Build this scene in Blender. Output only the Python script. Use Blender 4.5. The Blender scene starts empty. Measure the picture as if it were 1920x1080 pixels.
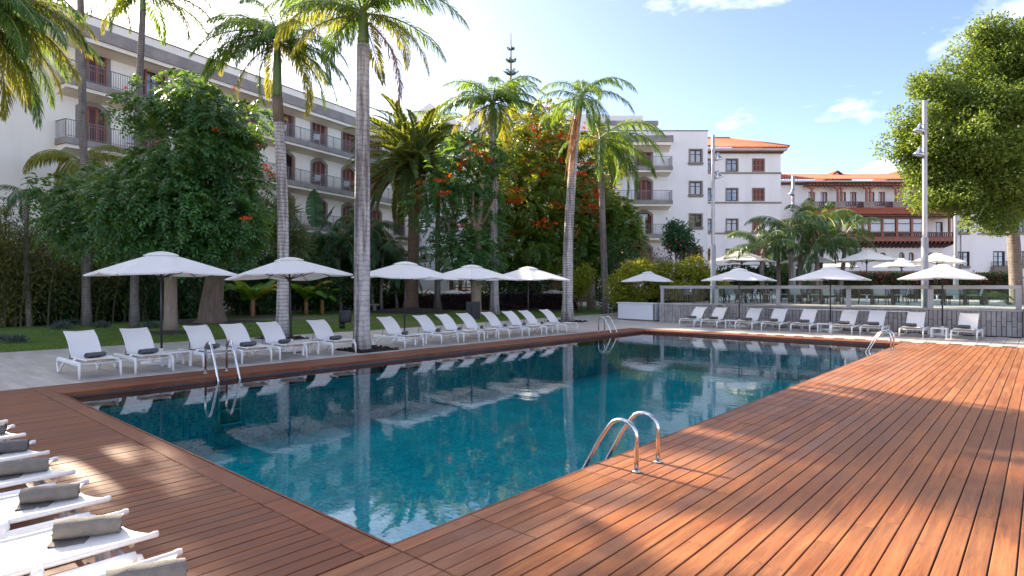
import bpy, math, random
import numpy as np
from mathutils import Vector, Matrix

S = bpy.context.scene
COL = S.collection
R = math.radians
rng = np.random.default_rng(7)
rnd = random.Random(11)

# ------------------------------------------------------------------ camera
F, HY, EYE = 1130.0, 537.65, 1.75           # focal length in photo pixels, horizon row, eye height
cam = bpy.data.cameras.new('camera'); cam.sensor_width = 36; cam.lens = 36 * F / 1920
cam.shift_y = -(540 - HY) / 1920; cam.clip_end = 3000; cam.clip_start = .05
co = bpy.data.objects.new('camera', cam); COL.objects.link(co)
co.location = (0, 0, EYE); co.rotation_euler = (R(90), 0, 0); S.camera = co

# ------------------------------------------------------------------ light
SUN_AZ, SUN_EL = -47.0, 28.5                # degrees left of the view axis, above the horizon
sun_dir = Vector((math.sin(R(SUN_AZ)) * math.cos(R(SUN_EL)), math.cos(R(SUN_AZ)) * math.cos(R(SUN_EL)), math.sin(R(SUN_EL))))
W = bpy.data.worlds.new('World'); S.world = W; W.use_nodes = True
wn = W.node_tree.nodes; wl = W.node_tree.links; wn.clear()
sky = wn.new('ShaderNodeTexSky'); sky.sky_type = 'NISHITA'; sky.sun_disc = False
sky.sun_elevation = R(SUN_EL); sky.sun_rotation = R(SUN_AZ); sky.dust_density = .8; sky.ozone_density = .0; sky.air_density = .34
tc = wn.new('ShaderNodeTexCoord'); mp = wn.new('ShaderNodeMapping'); mp.inputs['Scale'].default_value = (1.0, 1.0, 2.6)
mp.inputs['Location'].default_value = (3.7, 4.4, 5.1)
nz = wn.new('ShaderNodeTexNoise'); nz.inputs['Scale'].default_value = 2.3; nz.inputs['Detail'].default_value = 9; nz.inputs['Roughness'].default_value = .58
cr = wn.new('ShaderNodeValToRGB'); cr.color_ramp.elements[0].position = .51; cr.color_ramp.elements[1].position = .86
cr.color_ramp.elements[1].color = (.85, .85, .85, 1)
mx = wn.new('ShaderNodeMix'); mx.data_type = 'RGBA'
mul = wn.new('ShaderNodeMix'); mul.data_type = 'RGBA'; mul.blend_type = 'ADD'; mul.inputs[0].default_value = 1
bg = wn.new('ShaderNodeBackground'); bg.inputs['Strength'].default_value = .13
wo = wn.new('ShaderNodeOutputWorld')
wl.new(tc.outputs['Generated'], mp.inputs['Vector']); wl.new(mp.outputs['Vector'], nz.inputs['Vector']); wl.new(nz.outputs['Fac'], cr.inputs['Fac'])
wl.new(sky.outputs['Color'], mul.inputs[6]); mul.inputs[7].default_value = (11.0, 10.2, 9.4, 1)
wl.new(cr.outputs['Color'], mx.inputs[0]); wl.new(sky.outputs['Color'], mx.inputs[6]); wl.new(mul.outputs[2], mx.inputs[7])
wl.new(mx.outputs[2], bg.inputs['Color']); wl.new(bg.outputs['Background'], wo.inputs['Surface'])
sl = bpy.data.lights.new('sun', 'SUN'); sl.energy = 4.3; sl.angle = R(.6); sl.color = (1, .84, .63)
so = bpy.data.objects.new('sun', sl); COL.objects.link(so)
so.rotation_euler = sun_dir.to_track_quat('Z', 'Y').to_euler()
S.view_settings.view_transform = 'Standard'; S.view_settings.look = 'None'
S.view_settings.exposure = 2.15; S.view_settings.gamma = 1.0
try: S.view_settings.use_curve_mapping = False
except Exception: pass
S.cycles.use_denoising = True
S.cycles.max_bounces = 10; S.cycles.transparent_max_bounces = 12; S.cycles.caustics_reflective = False; S.cycles.caustics_refractive = False
S.cycles.sample_clamp_indirect = 8

# ------------------------------------------------------------------ frames of reference
TH = R(41.405)                                # the pool's long side points this far right of the view axis
AU = Vector((math.sin(TH), math.cos(TH), 0)); AR = Vector((math.cos(TH), -math.sin(TH), 0)); PO = Vector((-.818, 4.074, 0))
def LP(x, y, z=0): return PO + AR * x + AU * y + Vector((0, 0, z))
RZ = -TH
def at(px, py, Y): return Vector(((px - 960) / F * Y, Y, EYE + (HY - py) / F * Y))
def gr(px, py, z=0):
    Y = F * (EYE - z) / (py - HY); return Vector(((px - 960) / F * Y, Y, z))

# ------------------------------------------------------------------ materials
MATS = {}
def nodes(name):
    m = bpy.data.materials.new(name); m.use_nodes = True
    n = m.node_tree.nodes; l = m.node_tree.links
    return m, n, l, n['Principled BSDF'], n['Material Output']
def ramp(n, stops):
    r = n.new('ShaderNodeValToRGB'); e = r.color_ramp.elements
    while len(e) > 1: e.remove(e[-1])
    e[0].position = stops[0][0]; e[0].color = (*stops[0][1], 1)
    for p, c in stops[1:]: x = e.new(p); x.color = (*c, 1)
    return r
def coords(n, l, kind='Object', scale=(1, 1, 1), rot=(0, 0, 0)):
    m = n.new('ShaderNodeMapping'); m.inputs['Scale'].default_value = scale; m.inputs['Rotation'].default_value = rot
    if kind == 'World':
        g = n.new('ShaderNodeNewGeometry'); l.new(g.outputs['Position'], m.inputs['Vector'])
    else:
        t = n.new('ShaderNodeTexCoord'); l.new(t.outputs[kind], m.inputs['Vector'])
    return m.outputs['Vector']
def noise(n, l, vec, scale, detail=5, rough=.55, dist=0):
    t = n.new('ShaderNodeTexNoise'); t.inputs['Scale'].default_value = scale; t.inputs['Detail'].default_value = detail
    t.inputs['Roughness'].default_value = rough; t.inputs['Distortion'].default_value = dist
    l.new(vec, t.inputs['Vector']); return t.outputs['Fac']
def mix(n, l, a, b, fac, mode='MIX'):
    m = n.new('ShaderNodeMix'); m.data_type = 'RGBA'; m.blend_type = mode
    for sock, v in ((m.inputs[0], fac), (m.inputs[6], a), (m.inputs[7], b)):
        if isinstance(v, (int, float)): sock.default_value = v
        elif isinstance(v, tuple): sock.default_value = (*v, 1)
        else: l.new(v, sock)
    return m.outputs[2]
def bump(n, l, p, h, strength=.3, dist=.02):
    b = n.new('ShaderNodeBump'); b.inputs['Strength'].default_value = strength; b.inputs['Distance'].default_value = dist
    l.new(h, b.inputs['Height']); l.new(b.outputs['Normal'], p.inputs['Normal'])
def plain(name, c, rough=.6, metal=0, c2=None, scale=3, bmp=0, kind='Object', spec=.5, stretch=(1, 1, 1), bscale=None, bd=.01):
    m, n, l, p, o = nodes(name)
    p.inputs['Roughness'].default_value = rough; p.inputs['Metallic'].default_value = metal; p.inputs['Specular IOR Level'].default_value = spec
    v = coords(n, l, kind, stretch)
    c2 = c2 or tuple(x * .82 for x in c)
    h = noise(n, l, v, scale, 6, .6)
    r = ramp(n, [(.32, c2), (.68, c)]); l.new(h, r.inputs['Fac']); l.new(r.outputs['Color'], p.inputs['Base Color'])
    if bmp: bump(n, l, p, noise(n, l, v, bscale or scale * 6, 4), bmp, bd)
    MATS[name] = m; return m
def weathered(name, c, c2):
    m, n, l, p, o = nodes(name); p.inputs['Roughness'].default_value = .85
    a = noise(n, l, coords(n, l, 'Object'), .35, 6, .6); r = ramp(n, [(.32, c2), (.68, c)]); l.new(a, r.inputs['Fac'])
    b = noise(n, l, coords(n, l, 'Object', (.7, .7, .07)), 1, 6, .6); r2 = ramp(n, [(.28, (.92, .91, .89)), (.52, (1, 1, 1))]); l.new(b, r2.inputs['Fac'])
    l.new(mix(n, l, r.outputs['Color'], r2.outputs['Color'], 1., 'MULTIPLY'), p.inputs['Base Color'])
    bump(n, l, p, noise(n, l, coords(n, l, 'Object'), 9, 4), .12, .01); MATS[name] = m
def leaf(name, c, c2, trans=(.2, .3, .03), tf=.35, rough=.45):
    m, n, l, p, o = nodes(name)
    g = n.new('ShaderNodeNewGeometry')
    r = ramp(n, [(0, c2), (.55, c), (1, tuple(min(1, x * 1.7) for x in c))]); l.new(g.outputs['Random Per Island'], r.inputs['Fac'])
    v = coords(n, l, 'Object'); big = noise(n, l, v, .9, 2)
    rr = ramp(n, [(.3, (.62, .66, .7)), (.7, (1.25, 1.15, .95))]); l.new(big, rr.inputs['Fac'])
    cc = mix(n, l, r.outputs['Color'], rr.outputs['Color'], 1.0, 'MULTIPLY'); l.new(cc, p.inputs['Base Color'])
    p.inputs['Roughness'].default_value = rough; p.inputs['Specular IOR Level'].default_value = .35
    t = n.new('ShaderNodeBsdfTranslucent'); t.inputs['Color'].default_value = (*trans, 1)
    ms = n.new('ShaderNodeMixShader'); ms.inputs[0].default_value = tf
    l.new(p.outputs[0], ms.inputs[1]); l.new(t.outputs[0], ms.inputs[2]); l.new(ms.outputs[0], o.inputs['Surface'])
    MATS[name] = m; return m

weathered('plaster', (.88, .805, .69), (.83, .755, .64))
weathered('plaster_cool', (.85, .81, .77), (.80, .76, .72))
plain('stone', (.29, .245, .20), .85, c2=(.21, .175, .145), scale=2.2, bmp=.3)
plain('concrete', (.33, .29, .26), .85, c2=(.22, .19, .17), scale=1.3, bmp=.3, bscale=14)
plain('brown_wood', (.32, .095, .04), .5, c2=(.22, .06, .026), scale=4, stretch=(6, 6, 1))
plain('dark_wood', (.12, .036, .018), .5, c2=(.07, .022, .012), scale=4, stretch=(6, 6, 1))
plain('louvre', (.10, .033, .025), .55, c2=(.065, .023, .019), scale=3)
plain('rail_metal', (.20, .19, .185), .5, .3, scale=2)
plain('white_metal', (.80, .79, .77), .35, c2=(.72, .71, .68), scale=5)
plain('sling', (.74, .72, .685), .6, c2=(.70, .68, .645), scale=60, bmp=.15, bscale=300)
plain('cream_trim', (.55, .42, .25), .6, scale=20)
plain('towel', (.125, .123, .125), .95, c2=(.085, .083, .086), scale=14, bmp=.8, bscale=160)
plain('eave_paint', (.56, .48, .41), .8, c2=(.48, .41, .35), scale=2)
plain('towel_light', (.205, .192, .17), .95, c2=(.155, .145, .128), scale=14, bmp=.8, bscale=160)
plain('canvas', (.80, .79, .77), .8, c2=(.74, .73, .71), scale=2.5, bmp=.1, bscale=40)
plain('dark_metal', (.045, .043, .045), .45, .4, scale=8)
plain('steel', (.72, .70, .68), .16, 1.0, c2=(.6, .58, .56), scale=6)
plain('lamp_metal', (.40, .39, .38), .4, .5, c2=(.33, .32, .31), scale=3)
plain('rail_grey', (.42, .41, .41), .5, .3, c2=(.36, .35, .35), scale=2)
plain('bark', (.23, .165, .12), .9, c2=(.12, .085, .06), scale=2.2, bmp=1.0, stretch=(4, 4, .8), bscale=4, bd=.08)
plain('bark_pale', (.34, .26, .19), .9, c2=(.23, .17, .12), scale=2.2, bmp=.8, stretch=(4, 4, .8), bscale=6, bd=.03)
plain('date_trunk', (.20, .125, .075), .95, c2=(.10, .06, .038), scale=7, bmp=.9, stretch=(1, 1, 1.6), bscale=12, bd=.06)
plain('stem_green', (.13, .19, .04), .45, c2=(.08, .13, .03), scale=3, stretch=(3, 3, .6))
plain('rachis', (.20, .22, .06), .5, scale=3)
plain('dry_fibre', (.36, .19, .085), .9, c2=(.25, .125, .055), scale=6)
plain('mulch', (.042, .030, .024), .95, c2=(.018, .013, .011), scale=14, bmp=1.0, bscale=26)
plain('soil_path', (.17, .115, .10), .9, c2=(.12, .08, .07), scale=1.4, bmp=.3, bscale=20)
plain('black_plastic', (.018, .018, .02), .5, scale=4)
plain('white_panel', (.74, .74, .78), .4, c2=(.70, .70, .74), scale=1)
plain('statue_stone', (.42, .34, .24), .85, scale=6, bmp=.4)
plain('fabric_grey', (.32, .32, .33), .8, scale=10)
plain('hose_red', (.28, .04, .03), .5, scale=5)
plain('far_sling', (.30, .34, .36), .6, scale=6)
plain('coarse_ground', (.40, .32, .225), .95, c2=(.30, .235, .16), scale=.4, kind='World', bmp=.4, bscale=6)
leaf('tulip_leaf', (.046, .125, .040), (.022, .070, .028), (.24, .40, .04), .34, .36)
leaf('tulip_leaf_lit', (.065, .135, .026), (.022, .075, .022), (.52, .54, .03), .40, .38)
leaf('ficus_leaf', (.080, .125, .022), (.030, .062, .018), (.34, .46, .04), .34)
leaf('palm_leaf', (.042, .115, .030), (.02, .065, .022), (.34, .50, .04), .38, .33)
leaf('palm_leaf_yellow', (.13, .145, .02), (.055, .095, .02), (.58, .54, .05), .40, .38)
leaf('palm_leaf_dry', (.30, .15, .06), (.16, .08, .035), (.45, .22, .07), .3, .7)
leaf('date_leaf', (.080, .125, .040), (.042, .078, .030), (.46, .50, .06), .34, .4)
leaf('kentia_leaf', (.034, .092, .042), (.018, .05, .028), (.28, .4, .06), .3, .35)
leaf('bamboo_leaf', (.11, .115, .028), (.04, .05, .018), (.3, .3, .05), .3)
leaf('shrub_leaf', (.032, .072, .022), (.014, .034, .014), (.16, .28, .03), .28)
leaf('yellow_leaf', (.22, .24, .016), (.06, .13, .02), (.5, .5, .03), .32)
leaf('grass_blade', (.10, .17, .022), (.06, .11, .016), (.3, .45, .04), .3)
plain('culm', (.085, .08, .035), .7, c2=(.05, .045, .02), scale=3)
leaf('hedge_leaf', (.032, .017, .018), (.014, .012, .011), (.2, .03, .03), .2)
leaf('banana_leaf', (.10, .22, .025), (.06, .15, .025), (.4, .55, .04), .38)
leaf('banana_yellow', (.42, .26, .025), (.22, .19, .03), (.6, .42, .04), .35)
leaf('bird_leaf', (.022, .075, .035), (.013, .045, .028), (.15, .3, .05), .25)
leaf('dragon_leaf', (.075, .105, .035), (.04, .06, .025), (.25, .28, .06), .25)
leaf('lavender_leaf', (.10, .13, .12), (.05, .07, .06), (.1, .15, .1), .2)
leaf('pine_leaf', (.02, .05, .026), (.01, .028, .018), (.06, .12, .03), .15)
leaf('petal', (.88, .12, .025), (.74, .06, .016), (.85, .12, .02), .3)
leaf('pink_petal', (.35, .03, .06), (.2, .012, .03), (.5, .04, .08), .3)

def m_wood(name, dark, mid, light, grey, greyamt):
    m, n, l, p, o = nodes(name)
    t = n.new('ShaderNodeTexCoord'); oi = n.new('ShaderNodeObjectInfo')
    mu = n.new('ShaderNodeVectorMath'); mu.operation = 'MULTIPLY_ADD'
    k = n.new('ShaderNodeCombineXYZ')
    for i, s in enumerate((31., 57., 13.)):
        mm = n.new('ShaderNodeMath'); mm.operation = 'MULTIPLY'; mm.inputs[1].default_value = s; l.new(oi.outputs['Random'], mm.inputs[0]); l.new(mm.outputs[0], k.inputs[i])
    l.new(t.outputs['Object'], mu.inputs[0]); mu.inputs[1].default_value = (1, 1, 1); l.new(k.outputs[0], mu.inputs[2])
    def sc(v):
        q = n.new('ShaderNodeMapping'); q.inputs['Scale'].default_value = v; l.new(mu.outputs[0], q.inputs['Vector']); return q.outputs['Vector']
    a = noise(n, l, sc((16, 1.1, 4)), 1, 6, .6, .6)
    b = noise(n, l, sc((110, 3.5, 10)), 1, 4, .6)
    r = ramp(n, [(.25, dark), (.5, mid), (.78, light)]); l.new(a, r.inputs['Fac'])
    r2 = ramp(n, [(.3, (.72, .72, .72)), (.7, (1.12, 1.12, 1.12))]); l.new(b, r2.inputs['Fac'])
    c = mix(n, l, r.outputs['Color'], r2.outputs['Color'], 1., 'MULTIPLY')
    r3 = ramp(n, [(0, (.74, .72, .70)), (.5, (1, 1, 1)), (1, (1.16, 1.15, 1.13))]); l.new(oi.outputs['Random'], r3.inputs['Fac'])
    c = mix(n, l, c, r3.outputs['Color'], .8, 'MULTIPLY')
    wv = coords(n, l, 'World'); g = noise(n, l, wv, 1.1, 5, .6)
    r4 = ramp(n, [(.42, (0, 0, 0)), (.72, (greyamt,) * 3)]); l.new(g, r4.inputs['Fac'])
    c = mix(n, l, c, grey, r4.outputs['Color'])
    # dark stain spots
    g2 = noise(n, l, wv, 5.5, 3, .5); r5 = ramp(n, [(.66, (1, 1, 1)), (.78, (.6, .58, .58))]); l.new(g2, r5.inputs['Fac'])
    c = mix(n, l, c, r5.outputs['Color'], 1., 'MULTIPLY')
    l.new(c, p.inputs['Base Color'])
    rr = ramp(n, [(.3, (.46,) * 3), (.7, (.66,) * 3)]); l.new(a, rr.inputs['Fac']); l.new(rr.outputs['Color'], p.inputs['Roughness'])
    p.inputs['Specular IOR Level'].default_value = .28
    bump(n, l, p, b, .25, .004)
    MATS[name] = m
m_wood('deck_wood', (.15, .046, .016), (.275, .096, .032), (.40, .168, .062), (.26, .138, .074), .36)
m_wood('deck_wood_worn', (.16, .056, .025), (.27, .100, .043), (.38, .168, .078), (.28, .165, .105), .55)
m_wood('deck_wood_dark', (.10, .026, .011), (.18, .052, .020), (.30, .108, .042), (.16, .066, .034), .35)

def m_palm_trunk(name, pale, mid, dark, ring=5.5, streak=.5, dis=2.6, bs=.5):
    m, n, l, p, o = nodes(name)
    v = coords(n, l, 'Object')
    wv = n.new('ShaderNodeTexWave'); wv.bands_direction = 'Z'; wv.inputs['Scale'].default_value = ring; wv.inputs['Distortion'].default_value = dis
    wv.inputs['Detail'].default_value = 4; wv.inputs['Detail Scale'].default_value = 2.2; wv.inputs['Detail Roughness'].default_value = .6; l.new(v, wv.inputs['Vector'])
    r = ramp(n, [(0, dark), (.08, mid), (.3, pale)]); l.new(wv.outputs['Fac'], r.inputs['Fac'])
    st = noise(n, l, coords(n, l, 'Object', (4.2, 4.2, .28)), 1, 7, .7)
    r2 = ramp(n, [(.41, (.26, .24, .23)), (.55, (1, 1, 1))]); l.new(st, r2.inputs['Fac'])
    c = mix(n, l, r.outputs['Color'], r2.outputs['Color'], streak, 'MULTIPLY')
    sp = noise(n, l, v, 3.2, 6, .7); r3 = ramp(n, [(.35, (.55, .53, .5)), (.6, (1.05, 1.05, 1.05))]); l.new(sp, r3.inputs['Fac'])
    c = mix(n, l, c, r3.outputs['Color'], .7, 'MULTIPLY')
    l.new(c, p.inputs['Base Color']); p.inputs['Roughness'].default_value = .85
    bump(n, l, p, wv.outputs['Fac'], bs, .02); MATS[name] = m
m_palm_trunk('royal_trunk', (.50, .47, .45), (.40, .37, .35), (.22, .195, .18), 2.6, .85)
m_palm_trunk('stained_trunk', (.50, .465, .44), (.45, .42, .40), (.33, .30, .28), 2.3, 1.0, 4.0, .2)
m_palm_trunk('thin_trunk', (.24, .205, .18), (.18, .15, .13), (.07, .055, .05), 3.5, .6)

def m_paving():
    m, n, l, p, o = nodes('paving')
    v = coords(n, l, 'Object'); a = noise(n, l, coords(n, l, 'Object', (.35, 2.2, 1)), 1.6, 7, .65); b = noise(n, l, v, 14, 5)
    r = ramp(n, [(.28, (.30, .27, .24)), (.50, (.42, .39, .355)), (.72, (.56, .53, .49))]); l.new(a, r.inputs['Fac'])
    r2 = ramp(n, [(.3, (.86, .86, .86)), (.7, (1.06, 1.06, 1.06))]); l.new(b, r2.inputs['Fac'])
    l.new(mix(n, l, r.outputs['Color'], r2.outputs['Color'], 1., 'MULTIPLY'), p.inputs['Base Color'])
    p.inputs['Roughness'].default_value = .55; bump(n, l, p, b, .15, .004); MATS['paving'] = m
    m, n, l, p, o = nodes('joint_paving')
    v = coords(n, l, 'Object', (1, 1, 1), (0, 0, R(90)))
    t = n.new('ShaderNodeTexBrick'); t.inputs['Scale'].default_value = 1; t.inputs['Brick Width'].default_value = .6; t.inputs['Row Height'].default_value = .3
    t.inputs['Mortar Size'].default_value = .006; t.inputs['Color1'].default_value = (.44, .405, .37, 1); t.inputs['Color2'].default_value = (.37, .34, .31, 1); t.inputs['Mortar'].default_value = (.14, .125, .115, 1)
    l.new(v, t.inputs['Vector'])
    r2 = ramp(n, [(.3, (.84, .84, .84)), (.7, (1.06, 1.06, 1.06))]); l.new(noise(n, l, coords(n, l, 'Object'), 2.5, 6), r2.inputs['Fac'])
    l.new(mix(n, l, t.outputs['Color'], r2.outputs['Color'], 1., 'MULTIPLY'), p.inputs['Base Color']); p.inputs['Roughness'].default_value = .6; MATS['joint_paving'] = m
m_paving()
def m_random(name, cols, rough=.75, scale=5):
    m, n, l, p, o = nodes(name)
    oi = n.new('ShaderNodeObjectInfo'); r = ramp(n, [(i / (len(cols) - 1), c) for i, c in enumerate(cols)]); l.new(oi.outputs['Random'], r.inputs['Fac'])
    v = coords(n, l, 'World'); h = noise(n, l, v, scale, 6, .65)
    r2 = ramp(n, [(.3, (.74, .74, .74)), (.7, (1.1, 1.1, 1.1))]); l.new(h, r2.inputs['Fac'])
    l.new(mix(n, l, r.outputs['Color'], r2.outputs['Color'], 1., 'MULTIPLY'), p.inputs['Base Color']); p.inputs['Roughness'].default_value = rough
    bump(n, l, p, noise(n, l, v, 40, 4), .25, .006); MATS[name] = m
m_random('wall_tile', [(.27, .255, .245), (.36, .34, .325), (.31, .29, .278), (.41, .385, .365), (.33, .31, .295)])
m_random('paver_stone', [(.36, .33, .30), (.46, .425, .39), (.40, .37, .335), (.50, .465, .43)], .6, 2.5)
m_random('roof_clay', [(.40, .105, .05), (.46, .13, .06)], .8, 1.2)

def m_lawn():
    m, n, l, p, o = nodes('lawn_grass')
    v = coords(n, l, 'World'); a = noise(n, l, v, .5, 5, .6); b = noise(n, l, coords(n, l, 'World', (1, 1, 1)), 26, 4, .7)
    r = ramp(n, [(.3, (.065, .125, .016)), (.55, (.11, .185, .022)), (.8, (.17, .22, .035))]); l.new(a, r.inputs['Fac'])
    r2 = ramp(n, [(.3, (.55, .6, .5)), (.7, (1.2, 1.2, 1.1))]); l.new(b, r2.inputs['Fac'])
    l.new(mix(n, l, r.outputs['Color'], r2.outputs['Color'], 1., 'MULTIPLY'), p.inputs['Base Color']); p.inputs['Roughness'].default_value = .9
    bump(n, l, p, b, 1.0, .05); MATS['lawn_grass'] = m
m_lawn()
def m_mosaic():
    m, n, l, p, o = nodes('mosaic')
    v = coords(n, l, 'UV')
    t = n.new('ShaderNodeTexBrick'); t.offset = 0; t.inputs['Scale'].default_value = 1; t.inputs['Brick Width'].default_value = .06; t.inputs['Row Height'].default_value = .06
    t.inputs['Mortar Size'].default_value = .006; t.inputs['Color1'].default_value = (.004, .30, .43, 1); t.inputs['Color2'].default_value = (.025, .78, .83, 1); t.inputs['Mortar'].default_value = (.10, .66, .72, 1)
    l.new(v, t.inputs['Vector'])
    r2 = ramp(n, [(.3, (.75, .8, .85)), (.7, (1.1, 1.08, 1.05))]); l.new(noise(n, l, v, 1.2, 5), r2.inputs['Fac'])
    l.new(mix(n, l, t.outputs['Color'], r2.outputs['Color'], 1., 'MULTIPLY'), p.inputs['Base Color']); p.inputs['Roughness'].default_value = .3; MATS['mosaic'] = m
    m, n, l, p, o = nodes('water'); n.remove(p)
    v = coords(n, l, 'Object')
    h1 = noise(n, l, coords(n, l, 'Object', (1, 1.5, 1)), 1.6, 3, .5); h2 = noise(n, l, v, 20, 2, .5)
    ad = n.new('ShaderNodeMath'); ad.operation = 'MULTIPLY_ADD'; ad.inputs[1].default_value = .09; l.new(h2, ad.inputs[0]); l.new(h1, ad.inputs[2])
    b = n.new('ShaderNodeBump'); b.inputs['Strength'].default_value = .08; b.inputs['Distance'].default_value = .03; l.new(ad.outputs[0], b.inputs['Height'])
    fr = n.new('ShaderNodeFresnel'); fr.inputs['IOR'].default_value = 1.42; l.new(b.outputs['Normal'], fr.inputs['Normal'])
    gl = n.new('ShaderNodeBsdfGlossy'); gl.inputs['Roughness'].default_value = .0; gl.inputs['Color'].default_value = (1, 1, 1, 1); l.new(b.outputs['Normal'], gl.inputs['Normal'])
    tr = n.new('ShaderNodeBsdfTransparent'); tr.inputs['Color'].default_value = (.24, .96, .98, 1)
    ms = n.new('ShaderNodeMixShader'); l.new(fr.outputs[0], ms.inputs[0]); l.new(tr.outputs[0], ms.inputs[1]); l.new(gl.outputs[0], ms.inputs[2])
    l.new(ms.outputs[0], o.inputs['Surface']); MATS['water'] = m
    m, n, l, p, o = nodes('clear_glass'); n.remove(p)
    fr = n.new('ShaderNodeFresnel'); fr.inputs['IOR'].default_value = 1.28
    gl = n.new('ShaderNodeBsdfGlossy'); gl.inputs['Roughness'].default_value = .02
    tr = n.new('ShaderNodeBsdfTransparent'); tr.inputs['Color'].default_value = (.80, .90, .90, 1)
    ms = n.new('ShaderNodeMixShader'); l.new(fr.outputs[0], ms.inputs[0]); l.new(tr.outputs[0], ms.inputs[1]); l.new(gl.outputs[0], ms.inputs[2])
    l.new(ms.outputs[0], o.inputs['Surface']); MATS['clear_glass'] = m
    m, n, l, p, o = nodes('window_glass'); MATS['window_glass'] = m
    v = coords(n, l, 'World'); r = ramp(n, [(.42, (.015, .016, .018)), (.6, (.26, .24, .20))]); l.new(noise(n, l, v, .9, 4, .6), r.inputs['Fac'])
    l.new(r.outputs['Color'], p.inputs['Base Color']); p.inputs['Roughness'].default_value = .04; p.inputs['Specular IOR Level'].default_value = 1.0; p.inputs['IOR'].default_value = 1.7
    m, n, l, p, o = nodes('curtain_glass'); MATS['curtain_glass'] = m
    wv = n.new('ShaderNodeTexWave'); wv.inputs['Scale'].default_value = 2.6; wv.inputs['Distortion'].default_value = 2.5; l.new(coords(n, l, 'World', (1, 1, .08)), wv.inputs['Vector'])
    r = ramp(n, [(.1, (.30, .28, .25)), (.8, (.58, .55, .50))]); l.new(wv.outputs['Fac'], r.inputs['Fac']); l.new(r.outputs['Color'], p.inputs['Base Color'])
    p.inputs['Roughness'].default_value = .05; p.inputs['Specular IOR Level'].default_value = .8
m_mosaic()
plain('band_tile', (.014, .028, .05), .3, c2=(.008, .018, .034), scale=30)

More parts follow.
